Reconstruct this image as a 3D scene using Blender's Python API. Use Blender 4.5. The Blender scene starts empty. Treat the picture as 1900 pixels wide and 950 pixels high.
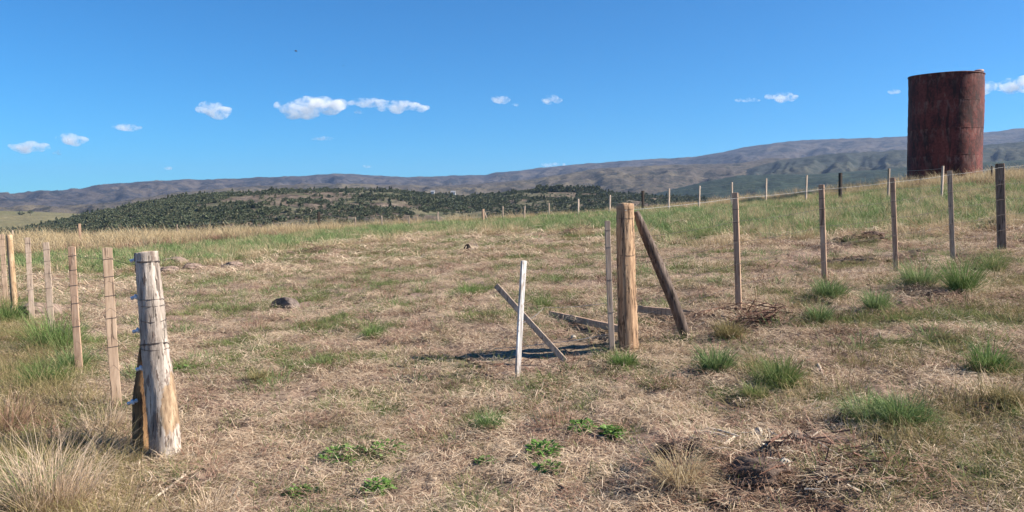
import bpy, bmesh, math, random
import numpy as np
from mathutils import Vector, Matrix
R = math.radians
rng = np.random.default_rng(7)
random.seed(7)
S = bpy.context.scene
COL = S.collection

# ------------------------------------------------------------------ camera
FPX, PITCH, CAMZ = 1491.0, R(3.45), 1.65
cam_d = bpy.data.cameras.new('camera'); cam = bpy.data.objects.new('camera', cam_d); COL.objects.link(cam)
cam_d.sensor_width = 36.0; cam_d.lens = 36.0 * FPX / 1900.0
cam_d.clip_start = 0.1; cam_d.clip_end = 40000
cam.location = (0, 0, CAMZ); cam.rotation_euler = (R(90) - PITCH, 0, 0)
S.camera = cam
S.render.resolution_x, S.render.resolution_y = 1024, 512

# ------------------------------------------------------------------ sun and sky
SUN_AZ, SUN_EL = R(355), R(37)          # math angle from +X, elevation
sun_dir = Vector((math.cos(SUN_AZ) * math.cos(SUN_EL), math.sin(SUN_AZ) * math.cos(SUN_EL), math.sin(SUN_EL)))
ld = bpy.data.lights.new('sun', 'SUN'); sun = bpy.data.objects.new('sun', ld); COL.objects.link(sun)
ld.energy = 5.0; ld.angle = R(0.53); ld.color = (1.0, 0.91, 0.78)
sun.rotation_euler = (-sun_dir).to_track_quat('-Z', 'Y').to_euler()
W = bpy.data.worlds.new('World'); S.world = W; W.use_nodes = True
wn = W.node_tree.nodes; wl = W.node_tree.links
bgn = wn.get('Background') or wn.new('ShaderNodeBackground')
sky = wn.new('ShaderNodeTexSky'); sky.sky_type = 'NISHITA'; sky.sun_disc = False
sky.sun_elevation = SUN_EL; sky.sun_rotation = math.pi / 2 - SUN_AZ
sky.altitude = 1200; sky.air_density = 1.0; sky.dust_density = 0.0; sky.ozone_density = 5.0
tint = wn.new('ShaderNodeMix'); tint.data_type = 'RGBA'; tint.blend_type = 'MULTIPLY'; tint.inputs[0].default_value = 1.0
tint.inputs[7].default_value = (0.27, 0.86, 1.20, 1)
wl.new(sky.outputs[0], tint.inputs[6]); wl.new(tint.outputs[2], bgn.inputs[0])
bgn.inputs[1].default_value = 0.058
S.view_settings.view_transform = 'Standard'; S.view_settings.look = 'None'
S.view_settings.exposure = 1.1; S.view_settings.gamma = 1.0
S.view_settings.use_curve_mapping = False
S.render.engine = 'CYCLES'
S.cycles.max_bounces = 28; S.cycles.diffuse_bounces = 3; S.cycles.volume_bounces = 28
S.cycles.transparent_max_bounces = 8
S.cycles.use_denoising = True

# ------------------------------------------------------------------ pixel helper (photo pixels, depth in metres)
CP, SP = math.cos(PITCH), math.sin(PITCH)
def P(px, py, d):
    a = (px - 950) / FPX * d; b = -(py - 475) / FPX * d
    return Vector((a, b * SP + d * CP, CAMZ + b * CP - d * SP))

# ------------------------------------------------------------------ noise
def _hash(ix, iy, seed):
    h = (ix.astype(np.uint32) * np.uint32(374761393)) ^ (iy.astype(np.uint32) * np.uint32(668265263)) ^ np.uint32((seed * 2246822519 + 3266489917) & 0xffffffff)
    h = (h ^ (h >> np.uint32(13))) * np.uint32(1274126177)
    h = (h ^ (h >> np.uint32(16))) * np.uint32(2654435761)
    return (h ^ (h >> np.uint32(15)))
def perlin(x, y, seed=0):
    x = np.asarray(x, float); y = np.asarray(y, float)
    x0 = np.floor(x).astype(np.int64); y0 = np.floor(y).astype(np.int64)
    fx = x - x0; fy = y - y0
    u = fx * fx * fx * (fx * (fx * 6 - 15) + 10); v = fy * fy * fy * (fy * (fy * 6 - 15) + 10)
    def g(ix, iy, dx, dy):
        a = _hash(ix, iy, seed) * (2 * math.pi / 4294967296.0)
        return np.cos(a) * dx + np.sin(a) * dy
    n00 = g(x0, y0, fx, fy); n10 = g(x0 + 1, y0, fx - 1, fy)
    n01 = g(x0, y0 + 1, fx, fy - 1); n11 = g(x0 + 1, y0 + 1, fx - 1, fy - 1)
    return ((n00 * (1 - u) + n10 * u) * (1 - v) + (n01 * (1 - u) + n11 * u) * v) * 1.4
def fbm(x, y, octv=4, seed=0, gain=.5, lac=2.03):
    s = 0; a = 1; t = 0
    for i in range(octv):
        s = s + a * perlin(x, y, seed + i * 17); t += a
        x = x * lac; y = y * lac; a *= gain
    return s / t
def sstep(a, b, x):
    t = np.clip((np.asarray(x, float) - a) / (b - a), 0, 1); return t * t * (3 - 2 * t)

# ------------------------------------------------------------------ shape of the ground (thin plate through surveyed points)
CTRL = [P(*c) for c in [
    (300,850,5.44),(217,755,6.5),(148,695,8.2),(98,640,10.2),(60,597,12.5),(10,560,15.5),
    (1165,648,7.7),(1368,575,8.9),(1527,523,10.4),(1658,506,11.4),(1762,480,12.3),(1855,462,13.1),
    (150,460,40),(592,430,48),(897,413,48),(1018,405,48),(1193,393,47),(1297,388,45),(1421,377,44),
    (1495,374,40),(1558,376,35),(1647,370,33),(1747,368,31),(0,452,45),(300,447,46),
    (1690,345,44),(1757,340,44),(1850,333,42),(1900,332,42),(2060,326,42),
    (1900,950,3.6),(0,950,4.45),(950,950,4.1),(2150,440,14)]]
CTRL += [Vector(v) for v in [(0,0,0),(0,-6,-.1),(-7,0,-.25),(7,0,.45),(16,4,1.1),(-15,6,-.4),(-40,30,-1.2),(40,10,3.2),(-45,-10,-1.5),(0,-45,-1),(45,-20,3),
                             (-35,52,-1.4),(-12,62,-.6),(8,62,1.6),(24,60,2.9),(40,50,4.0),(-55,25,-1.8)]]
def _tps_fit(p, lam=0.15):
    xy = np.array([(v.x, v.y) for v in p]); z = np.array([v.z for v in p]); n = len(p)
    d2 = ((xy[:, None] - xy[None]) ** 2).sum(2)
    K = np.where(d2 > 0, d2 * np.log(np.maximum(d2, 1e-12)) * .5, 0) + lam * np.eye(n)
    A = np.zeros((n + 3, n + 3)); Q = np.c_[np.ones(n), xy]
    A[:n, :n] = K; A[:n, n:] = Q; A[n:, :n] = Q.T
    return xy, np.linalg.solve(A, np.r_[z, 0, 0, 0])
_XY, _W = _tps_fit(CTRL)
def base_z(x, y):
    x = np.asarray(x, float); y = np.asarray(y, float); sh = x.shape; x = x.ravel(); y = y.ravel()
    r = np.hypot(x, y); k = np.minimum(1, 58 / np.maximum(r, 1e-6)); xx = x * k; yy = y * k
    out = _W[-3] + _W[-2] * xx + _W[-1] * yy
    for i in range(len(_XY)):
        d2 = (xx - _XY[i, 0]) ** 2 + (yy - _XY[i, 1]) ** 2
        out = out + _W[i] * .5 * d2 * np.log(np.maximum(d2, 1e-12))
    drop = np.where(r > 52, 0.16 * np.minimum(r - 52, 420) * sstep(50, 75, r), 0)
    out = out - np.minimum(drop, 48)
    return out.reshape(sh)
BUMPS = []   # (x, y, rx, ry, h, rough)
def micro_z(x, y):
    x = np.asarray(x, float); y = np.asarray(y, float); r = np.hypot(x, y)
    m = 1 - sstep(25, 60, r)
    z = 0.055 * fbm(x / 1.7, y / 1.7, 3, 3) + m * (0.05 * fbm(x / .42, y / .42, 3, 11) + 0.024 * fbm(x / .13, y / .13, 2, 29))
    # rough clods at the near right corner
    for (bx, by, rx, ry, h, ro) in BUMPS:
        d = ((x - bx) / rx) ** 2 + ((y - by) / ry) ** 2
        w = np.exp(-d)
        z = z + w * (h + ro * fbm(x / .22, y / .22, 3, 41))
    return z
def gz(x, y): return base_z(x, y) + micro_z(x, y)
def gz1(x, y): return float(gz(np.array([x]), np.array([y]))[0])
_T = np.exp(np.linspace(math.log(2.5), math.log(75), 900))
def G(px, py, fallback=50.0):
    """the point of the ground seen at a photo pixel"""
    a = (px - 950) / FPX * _T; b = -(py - 475) / FPX * _T
    x = a; y = b * SP + _T * CP; z = CAMZ + b * CP - _T * SP
    hit = np.nonzero(z < base_z(x, y))[0]
    if len(hit): i = hit[0]; xx, yy = x[i], y[i]
    else:
        xx, yy = (px - 950) / FPX * fallback, fallback
    return Vector((xx, yy, float(base_z(np.array([xx]), np.array([yy]))[0])))
def on_ground(px, py):
    g = G(px, py); g.z = gz1(g.x, g.y); return g
def pxm(g): return g.y / FPX            # metres per photo pixel at a place

for (px, py, rx, ry, h, ro) in [(580,470,50,9,.16,.10),(1400,890,190,70,.02,.10),(1590,895,160,60,.02,.10),(1420,890,46,26,0.16,.13),(1290,870,40,20,0.12,.13),(1340,925,42,20,0.12,.13),(1500,850,44,20,0.12,.13),(1490,925,50,20,0.12,.13),(1580,880,46,20,0.10,.13),(1640,930,50,20,0.12,.13),(1570,835,40,14,0.08,.13),(1390,835,40,14,0.08,.13),(1690,880,46,18,0.08,.13),(1240,920,44,20,0.10,.13),(1590,455,70,10,.18,.16),(1580,490,70,14,.10,.14),(1080,432,40,8,.18,.12),
                                (1330,600,50,12,.10,.08),(1850,425,50,8,.14,.12),(1700,475,50,8,.06,.1),(330,500,60,10,.08,.05),(1690,540,60,9,.05,.05),(860,432,40,6,.12,.08),(1450,600,60,10,.05,.05),(370,900,60,25,.06,.05),
                                (1270,870,60,35,.05,.1)]:
    g = G(px, py); k = pxm(g)
    if rx < 55 and py > 800: rx, h, ro = rx * 1.5, h * .45, ro * .5     # hummocks, not spikes
    BUMPS.append((g.x, g.y, rx * k, max(rx * k * .55, .16), h, ro))

# ------------------------------------------------------------------ mesh helpers
def mesh_np(name, verts, quads=None, tris=None, smooth=False):
    me = bpy.data.meshes.new(name)
    verts = np.asarray(verts, np.float32).reshape(-1, 3)
    loops = []; starts = []; tot = []
    nq = 0 if quads is None else len(quads); nt = 0 if tris is None else len(tris)
    lv = np.concatenate([np.asarray(quads, np.int32).ravel() if nq else np.zeros(0, np.int32), np.asarray(tris, np.int32).ravel() if nt else np.zeros(0, np.int32)])
    ls = np.concatenate([np.arange(nq) * 4, nq * 4 + np.arange(nt) * 3]).astype(np.int32)
    me.vertices.add(len(verts)); me.vertices.foreach_set('co', verts.ravel())
    me.loops.add(len(lv)); me.loops.foreach_set('vertex_index', lv)
    me.polygons.add(nq + nt); me.polygons.foreach_set('loop_start', ls)
    me.polygons.foreach_set('use_smooth', np.full(nq + nt, bool(smooth)))
    me.update(calc_edges=True); me.validate()
    return me
def vattr(me, name, vals):
    a = me.attributes.new(name, 'FLOAT', 'POINT'); a.data.foreach_set('value', np.asarray(vals, np.float32))
def link(name, data, mat=None, parent=None, loc=None):
    o = bpy.data.objects.new(name, data); COL.objects.link(o)
    if mat is not None and data is not None:
        data.materials.clear(); data.materials.append(mat)
    if parent is not None: o.parent = parent
    if loc is not None: o.location = loc
    return o
def tag(o, label=None, cat=None, group=None, kind=None):
    for k, v in (('label', label), ('category', cat), ('group', group), ('kind', kind)):
        if v: o[k] = v
    return o
def empty(name, loc): 
    o = bpy.data.objects.new(name, None); COL.objects.link(o); o.location = loc; o.empty_display_size = .2; return o

# ------------------------------------------------------------------ material helpers
class NT:
    def __init__(s, name):
        s.m = bpy.data.materials.new(name); s.m.use_nodes = True; s.t = s.m.node_tree; s.t.nodes.clear()
        s.out = s.t.nodes.new('ShaderNodeOutputMaterial')
    def n(s, typ, props=None, **ins):
        nd = s.t.nodes.new(typ)
        for k, v in (props or {}).items(): setattr(nd, k, v)
        for k, v in ins.items(): s.set(nd, k.replace('_', ' '), v)
        return nd
    def set(s, nd, k, v):
        sock = nd.inputs[int(k)] if k.isdigit() else nd.inputs[k]
        if hasattr(v, 'is_output') or isinstance(v, bpy.types.NodeSocket): s.t.links.new(v, sock)
        elif isinstance(v, tuple) and len(v) == 3 and sock.type == 'RGBA': sock.default_value = (*v, 1)
        else: sock.default_value = v
    def coord(s, which='Object'): return s.n('ShaderNodeTexCoord').outputs[which]
    def mapping(s, vec, scale=(1, 1, 1), rot=(0, 0, 0), loc=(0, 0, 0)):
        return s.n('ShaderNodeMapping', Vector=vec, Scale=scale, Rotation=rot, Location=loc).outputs[0]
    def noise(s, vec, scale, detail=4, rough=.55, dist=0):
        return s.n('ShaderNodeTexNoise', Vector=vec, Scale=scale, Detail=detail, Roughness=rough, Distortion=dist).outputs[0]
    def ramp(s, fac, stops):
        nd = s.n('ShaderNodeValToRGB', Fac=fac); e = nd.color_ramp.elements
        while len(e) < len(stops): e.new(.5)
        for el, (p, c) in zip(e, stops): el.position = p; el.color = (*c, 1) if len(c) == 3 else c
        return nd.outputs[0]
    def sm(s, fac, a, b):
        return s.n('ShaderNodeMapRange', {'interpolation_type': 'SMOOTHSTEP'}, Value=fac, From_Min=a, From_Max=b).outputs[0]
    def mix(s, fac, a, b, mode='MIX'):
        nd = s.n('ShaderNodeMix', {'data_type': 'RGBA', 'blend_type': mode})
        s.set(nd, '0', fac); s.set(nd, '6', a if not isinstance(a, tuple) else (*a[:3], 1)); s.set(nd, '7', b if not isinstance(b, tuple) else (*b[:3], 1))
        return nd.outputs[2]
    def math(s, op, a, b=0.0):
        nd = s.n('ShaderNodeMath', {'operation': op}); s.set(nd, '0', a); s.set(nd, '1', b); return nd.outputs[0]
    def attr(s, name): return s.n('ShaderNodeAttribute', {'attribute_name': name}).outputs['Fac']
    def bump(s, h, strength=.5, dist=.02): return s.n('ShaderNodeBump', Height=h, Strength=strength, Distance=dist).outputs[0]
    def princ(s, color, rough=.8, normal=None, spec=.3, metal=0.0):
        b = s.n('ShaderNodeBsdfPrincipled'); s.set(b, 'Base Color', color); s.set(b, 'Roughness', rough); s.set(b, 'Specular IOR Level', spec); s.set(b, 'Metallic', metal)
        if normal is not None: s.set(b, 'Normal', normal)
        s.t.links.new(b.outputs[0], s.out.inputs[0]); return s.m

def wood_mat(name, dark, mid, light, grain=40, zs=.06, patch=None, flakes=None, bumpd=.006):
    n = NT(name); co = n.coord('Object'); ri = n.n('ShaderNodeObjectInfo').outputs['Random']
    off = n.n('ShaderNodeVectorMath', {'operation': 'ADD'}, **{'0': co}); n.t.links.new(n.math('MULTIPLY', ri, 37.0), off.inputs[1])
    v = n.mapping(off.outputs[0], (1, 1, zs)); g = n.noise(v, grain, 6, .6, .3)
    g2 = n.noise(n.mapping(off.outputs[0], (1, 1, .25)), 9, 4, .6)
    f = n.math('ADD', n.math('MULTIPLY', g, .65), n.math('MULTIPLY', g2, .35))
    c = n.ramp(f, [(.34, dark), (.5, mid), (.64, light)])
    if flakes:
        fl = n.sm(n.noise(n.mapping(off.outputs[0], (1, 1, .22)), 26, 5, .65), .56, .62); c = n.mix(fl, c, flakes)
    # slow drift of colour from one piece of timber to the next
    c = n.mix(n.math('MULTIPLY', ri, .25), c, n.mix(.5, c, light))
    cr = n.sm(n.noise(n.mapping(off.outputs[0], (1, 1, .05)), 55, 4, .55), .57, .65)
    c = n.mix(n.math('MULTIPLY', cr, .7), c, tuple(x * .35 for x in dark))
    h = n.math('SUBTRACT', f, n.math('MULTIPLY', cr, .6))
    if patch: c = patch(n, co, c)
    return n.princ(c, .82, n.bump(h, .8, bumpd), .2)

def blade_mat(name, cols, base, trans=.25, rough=.7):
    """cols: ramp over the per blade shade; base: colour near the root of the blade"""
    n = NT(name); sh = n.attr('shade'); tip = n.attr('tip'); ri = n.n('ShaderNodeObjectInfo').outputs['Random']
    f = n.math('ADD', n.math('MULTIPLY', sh, .65), n.math('MULTIPLY', ri, .35))
    k = len(cols); c = n.ramp(f, [(i / (k - 1), cc) for i, cc in enumerate(cols)])
    c = n.mix(n.sm(tip, 0, .55), n.mix(.55, c, base), c)
    b = n.n('ShaderNodeBsdfPrincipled'); n.set(b, 'Base Color', c); n.set(b, 'Roughness', rough); n.set(b, 'Specular IOR Level', .25)
    t = n.n('ShaderNodeBsdfTranslucent'); n.set(t, 'Color', c)
    m = n.n('ShaderNodeMixShader'); n.set(m, '0', trans)
    n.t.links.new(b.outputs[0], m.inputs[1]); n.t.links.new(t.outputs[0], m.inputs[2]); n.t.links.new(m.outputs[0], n.out.inputs[0])
    return n.m

M = {}
M['straw'] = blade_mat('straw', [(.10,.07,.05),(.28,.20,.13),(.48,.355,.24),(.66,.51,.355),(.80,.67,.49),(.46,.335,.235),(.20,.14,.10)], (.40,.28,.185), .15)
M['brown_straw'] = blade_mat('brown_straw', [(.13,.072,.05),(.27,.155,.105),(.42,.27,.19),(.33,.175,.125)], (.14,.09,.06), .1)
M['grass'] = blade_mat('grass', [(.06,.10,.028),(.10,.155,.042),(.155,.205,.062),(.23,.255,.095),(.38,.34,.17)], (.11,.11,.05), .3)
M['bright_grass'] = blade_mat('bright_grass', [(.07,.12,.035),(.11,.185,.05),(.16,.245,.07),(.22,.29,.10),(.42,.37,.21)], (.06,.085,.03), .3)
M['blue_grass'] = blade_mat('blue_grass', [(.075,.12,.045),(.13,.20,.07),(.20,.28,.10),(.28,.34,.15),(.44,.39,.24)], (.09,.10,.05), .3)
M['olive_grass'] = blade_mat('olive_grass', [(.12,.11,.045),(.20,.175,.07),(.30,.25,.11),(.42,.33,.18),(.22,.14,.08)], (.17,.125,.07), .25)
M['pale_grass'] = blade_mat('pale_grass', [(.30,.21,.12),(.44,.33,.19),(.56,.45,.27),(.62,.52,.34)], (.22,.15,.08), .3)
M['pink_grass'] = blade_mat('pink_grass', [(.34,.24,.155),(.52,.39,.27),(.68,.54,.40),(.46,.32,.21)], (.32,.20,.11), .25)
M['weed'] = blade_mat('weed', [(.07,.14,.03),(.12,.22,.045),(.17,.28,.07)], (.07,.11,.03), .25, .55)

# --- ground
def ground_mat():
    n = NT('dry_ground'); co = n.coord('Object')
    a = n.noise(co, .55, 5, .6); b = n.noise(co, 3.2, 5, .62); c = n.noise(n.mapping(co, (1, 1.6, 1)), 22, 5, .7); d = n.noise(co, 90, 3, .7)
    col = n.ramp(c, [(.28, (.06,.042,.031)), (.42, (.17,.122,.085)), (.54, (.31,.226,.158)), (.68, (.50,.385,.275))])
    pink = n.ramp(c, [(.30, (.065,.042,.034)), (.45, (.19,.13,.10)), (.6, (.33,.232,.18)), (.72, (.50,.38,.29))])
    col = n.mix(n.sm(a, .42, .6), col, pink)
    soil = n.mix(n.sm(d, .35, .65), (.05,.036,.028), (.13,.092,.07))
    col = n.mix(n.sm(b, .60, .72), col, soil)
    col = n.mix(n.math('MULTIPLY', n.attr('soil'), n.sm(b, .3, .6)), col, soil)
    gr = n.mix(n.sm(c, .35, .65), (.075,.085,.035), (.17,.17,.075))
    col = n.mix(n.math('MULTIPLY', n.sm(n.attr('green'), .15, .9), .75), col, gr)
    far = n.mix(n.sm(n.noise(co, .03, 5, .6), .4, .6), (.20,.17,.09), (.11,.13,.06))
    col = n.mix(n.attr('far'), col, far)
    h = n.math('ADD', n.math('MULTIPLY', c, .6), n.math('MULTIPLY', d, .25))
    return n.princ(col, .95, n.bump(h, .9, .03), .1)
M['ground'] = ground_mat()

# ------------------------------------------------------------------ where grass grows (places given on the ground in metres)
AZ = lambda x, y: np.arctan2(x, y)
def boundary(pts):
    az = []; rr = []
    for px, py in pts:
        g = G(px, py); az.append(math.atan2(g.x, g.y)); rr.append(math.hypot(g.x, g.y))
    return np.array(az), np.array(rr)
def bd(curve, x, y): return np.interp(AZ(x, y), *curve)
B_GREEN = boundary([(-150,512),(0,505),(200,498),(400,492),(480,474),(600,456),(750,441),(900,430),(1000,430),(1100,432),(1200,442),(1300,452),(1400,442),(1500,436),(1600,432),(1700,434),(1800,424),(1900,412),(2050,400)])
B_DRY = boundary([(-150,484),(0,480),(150,474),(300,462),(450,448),(520,440),(600,431),(750,420),(900,412),(1000,406),(1200,394),(1300,388),(1400,378),(1500,368),(1600,360),(1700,352),(1800,346),(1900,342),(2050,335)])
PATCH = []   # x, y, rx, ry, strength
for (px, py, rx, ry, s) in [(435,637,48,14,.9),(650,672,75,22,.85),(480,705,22,14,.7),(580,690,40,10,.6),(690,615,22,16,.8),(880,540,38,14,1),(1000,560,34,14,.8),(340,692,20,8,.9),(355,610,22,8,.7),
        (568,545,15,9,.8),(1310,430,30,12,.8),(1265,500,34,12,.7),(1345,470,30,12,.6),(1440,545,40,14,.5),(905,780,40,26,.8),(850,820,26,16,.6),(555,905,34,12,.8),(470,775,26,12,.5),
        (900,590,40,10,.5),(740,560,16,8,.5),(1180,600,36,14,.4),(1240,630,50,16,.45),(1160,690,40,14,.4),(1440,700,40,44,.7),(1210,690,40,12,.5),(1340,735,36,22,.6),(1225,725,26,14,.5),(1120,880,34,22,.4),
        (1560,600,90,24,.55),(1700,590,120,26,.75),(1850,590,90,40,.75),(1760,640,110,22,.65),(1650,640,80,18,.55),(1800,890,160,60,.5),(1880,780,60,40,.5),(1880,690,50,30,.6),(1540,640,60,16,.4),
        (90,690,110,60,.7),(40,620,60,24,.6),(60,560,60,14,.5),(330,880,40,20,.5),(200,760,60,30,.45),(640,605,20,10,.4),(410,560,40,10,.3),(480,520,60,8,.4),(760,500,50,8,.45),(950,480,60,10,.5),(700,480,60,8,.4),
        (560,505,40,6,.35),(1010,460,60,8,.5),(860,510,40,8,.4),(1070,500,50,8,.4),(400,520,50,10,.5),(200,520,80,14,.4),(130,500,80,10,.5),(990,710,50,14,.3),(780,800,30,14,.35),(1180,800,40,14,.3),(620,740,40,12,.3)]:
    g = G(px, py); k = pxm(g); PATCH.append((g.x, g.y, rx * k, max(ry * k * 2.2, rx * k * .5), s))
def green_amount(x, y):
    x = np.asarray(x, float); y = np.asarray(y, float); r = np.hypot(x, y)
    n = fbm(x / .8, y / .8, 3, 71)
    v = np.zeros_like(x)
    for (bx, by, rx, ry, s) in PATCH:
        d = ((x - bx) / rx) ** 2 + ((y - by) / ry) ** 2
        v = np.maximum(v, s * np.clip(1.5 - d * .8 + .9 * n, 0, 1) * (d < 3))
    k = bd(B_GREEN, x, y); nn = fbm(x / 2.2, y / 2.2, 3, 5)
    v = np.maximum(v, sstep(-.02, .10, (r - k) / k + .16 * nn))
    v = np.maximum(v, .6 * sstep(-.02, .30, fbm(x / 1.5, y / 1.5, 3, 99) + .25 * n))
    return v
def dry_amount(x, y):
    r = np.hypot(x, y); k = bd(B_DRY, x, y)
    return sstep(-.02, .06, (r - k) / k + .08 * fbm(x / 2, y / 2, 3, 55))
def bare_amount(x, y):
    v = np.zeros_like(x)
    for (bx, by, rx, ry) in BARE: v = np.maximum(v, np.exp(-(((x - bx) / rx) ** 2 + ((y - by) / ry) ** 2) ** 2))
    n = fbm(x / .5, y / .5, 3, 77); return np.clip(v * (1.1 + .8 * n), 0, 1)
BARE = []
for (px, py, rx, ry) in [(985, 655, 190, 26), (760, 590, 120, 16), (640, 560, 90, 10), (1000, 690, 110, 14), (1330, 760, 70, 14), (1480, 475, 110, 14), (560, 740, 110, 14), (1230, 700, 60, 10), (880, 900, 90, 18), (420, 800, 80, 14), (700, 650, 70, 10), (1120, 760, 70, 12), (500, 600, 90, 10), (1650, 720, 80, 14), (1050, 500, 90, 7), (820, 470, 80, 6), (1420, 510, 80, 8), (330, 640, 50, 10), (1560, 780, 70, 12)]:
    g = G(px, py); k = pxm(g); BARE.append((g.x, g.y, rx * k, max(ry * k * 2.6, .25)))
def soil_amount(x, y):
    v = np.zeros_like(x)
    for (bx, by, rx, ry, h, ro) in BUMPS:
        d = ((x - bx) / rx) ** 2 + ((y - by) / ry) ** 2
        v = np.maximum(v, np.exp(-d) * min(1, ro * 8))
    return v

# ------------------------------------------------------------------ ground sheet
def build_ground():
    fine = np.arange(-41, 41.001, .15); coarse = np.arange(44, 316.001, 4.0)
    az = np.radians(np.r_[fine, coarse]); na = len(az)
    r = [2.0]
    while r[-1] < 62: r.append(r[-1] * 1.0075)
    while r[-1] < 6500: r.append(r[-1] * 1.07)
    r = np.array([.5, 1.0, 1.5] + r); nr = len(r)
    A, Rr = np.meshgrid(az, r); X = Rr * np.sin(A); Y = Rr * np.cos(A)
    Z = base_z(X, Y) + micro_z(X, Y)
    far = sstep(55, 120, Rr); Z += far * (4 * fbm(X / 160, Y / 160, 3, 8))
    V = np.stack([X, Y, Z], -1).reshape(-1, 3)
    V = np.vstack([V, [[0, 0, gz1(0, 0)]]]); c = len(V) - 1
    i = np.arange(nr - 1)[:, None] * na; j = np.arange(na)[None]; j2 = (np.arange(na)[None] + 1) % na
    q = np.stack([i + j, i + j2, i + na + j2, i + na + j], -1).reshape(-1, 4)[:, ::-1]
    t = np.stack([np.full(na, c), (np.arange(na) + 1) % na, np.arange(na)], -1)[:, ::-1]
    me = mesh_np('ground', V, q, t, True)
    x, y = V[:, 0], V[:, 1]
    vattr(me, 'green', green_amount(x, y) * (1 - dry_amount(x, y))); vattr(me, 'soil', soil_amount(x, y)); vattr(me, 'far', sstep(52, 70, np.hypot(x, y)))
    return tag(link('ground', me, M['ground']), 'sloping dry hilltop ground covered with trampled straw and earth', None, None, 'structure')
build_ground()

# ------------------------------------------------------------------ distant land, built as sheets of real distance
def prof(pts):
    a = np.array([math.atan2(p[0] - 950, FPX) for p in pts])
    e = np.array([(475 - p[1]) / FPX for p in pts]); h = np.array([p[0] for p in pts])
    return a, e
def ridge_z(pts, az, dist):
    a, ev = prof(pts); v = np.interp(az, a, ev)          # image height in focal units
    # forward distance y, vertical from the pitched camera
    y = dist * np.cos(az); d = y / (CP + SP * v) ; return CAMZ + d * (v * CP - SP)
def land(name, pts, dist, foot, zfoot, mat, rough, nscale, back=1.6, na=420, nr=70, seed=1, wav=.05, label=None, shape=1.0, fn=None, gully=0, gf=26):
    a0 = math.atan2(pts[0][0] - 950, FPX); a1 = math.atan2(pts[-1][0] - 950, FPX)
    az = np.linspace(a0, a1, na); t = np.r_[np.linspace(0, 1, nr), np.linspace(1, 2, 14)[1:]]
    A, Tt = np.meshgrid(az, t)
    D = dist * (1 + wav * fbm(A * 6, A * 0 + seed, 3, seed)); F = foot * (1 + .1 * fbm(A * 5, A * 0 + 3.3, 2, seed + 5))
    Zr = ridge_z(pts, A, D)
    tt = np.minimum(Tt, 1); rr = np.where(Tt <= 1, F + (D - F) * tt, D + (D * back - D) * (Tt - 1))
    X = rr * np.sin(A); Y = rr * np.cos(A)
    h = tt ** shape
    Z = zfoot + (Zr - zfoot) * h
    ed = np.clip(tt * (1 - tt) * 4, 0, 1) ** .7
    if fn is None:
        n1 = 1 - 2 * np.abs(fbm(X / nscale, Y / nscale, 5, seed + 20)); n1 = n1 - .5
        Z = Z + rough * ed * n1 + rough * .16 * fbm(X / (nscale * .13), Y / (nscale * .13), 4, seed + 9) * np.clip(tt * 2, 0, 1)
    else: Z = Z + fn(X, Y, tt, ed)
    Z = np.where(Tt > 1, Zr - (Zr - zfoot + 20) * (Tt - 1) ** 1.3, Z)
    if gully:
        wp = A * gf + .9 * fbm(A * gf * .35, tt * 1.2 + seed, 3, seed + 40)
        Z = Z + np.where(Tt <= 1, gully * np.clip(tt * (1 - tt) * 4, 0, 1) ** 1.6 * (.25 - 1.5 * np.abs(fbm(wp, tt * 1.1 + seed * 1.7, 4, seed + 44))), 0)
    V = np.stack([X, Y, Z], -1).reshape(-1, 3); m = len(t)
    i = np.arange(m - 1)[:, None] * na; j = np.arange(na - 1)[None]
    q = np.stack([i + j, i + j + 1, i + na + j + 1, i + na + j], -1).reshape(-1, 4)
    me = mesh_np(name, V, q, None, True)
    o = tag(link(name, me, mat), label, None, None, 'structure')
    def height(x, y):
        """ground height at points, by bilinear lookup in the sheet (azimuth, row)"""
        aa = np.arctan2(x, y); r = np.hypot(x, y)
        ia = np.clip((aa - a0) / (a1 - a0) * (na - 1), 0, na - 1.001); i0 = ia.astype(int)
        Rg = rr; z = np.zeros_like(x)
        for k in range(len(x)):
            col = Rg[:, i0[k]]; z[k] = np.interp(r[k], col, Z[:, i0[k]])
        return z
    o_h = (o, height)
    return o_h

def mountain_mat(name, rock, grass, dark, sc, thr=(.52, .62), steep=True):
    n = NT(name); co = n.coord('Object')
    a = n.noise(co, sc, 6, .6, .4); b = n.noise(co, sc * 6, 6, .65); c = n.noise(co, sc * 30, 4, .7)
    col = n.mix(n.sm(a, .4, .62), rock, grass)
    col = n.mix(n.math('MULTIPLY', n.sm(b, .45, .7), .55), col, tuple(min(1, x * 1.45) for x in rock))
    f = n.math('ADD', n.math('MULTIPLY', b, .6), n.math('MULTIPLY', c, .4))
    col = n.mix(n.math('MULTIPLY', n.sm(f, thr[0], thr[1]), .85), col, dark)
    return n.princ(col, .95, n.bump(n.math('ADD', b, n.math('MULTIPLY', c, .5)), 1.0, .02 / sc), .1)
M['mountain'] = mountain_mat('mountain_scrub', (.062,.056,.058), (.10,.083,.068), (.012,.018,.024), .0016, (.45, .57))
M['foothill'] = mountain_mat('foothill_scrub', (.086,.073,.060), (.125,.104,.070), (.018,.023,.020), .003, (.48, .60))
M['pine_slope'] = mountain_mat('pine_slope', (.030,.045,.032), (.045,.060,.038), (.018,.03,.024), .006, (.4, .6))
M['pasture'] = mountain_mat('pasture_grass', (.16,.14,.075), (.13,.125,.06), (.06,.06,.035), .004, (.62, .75))

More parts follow.
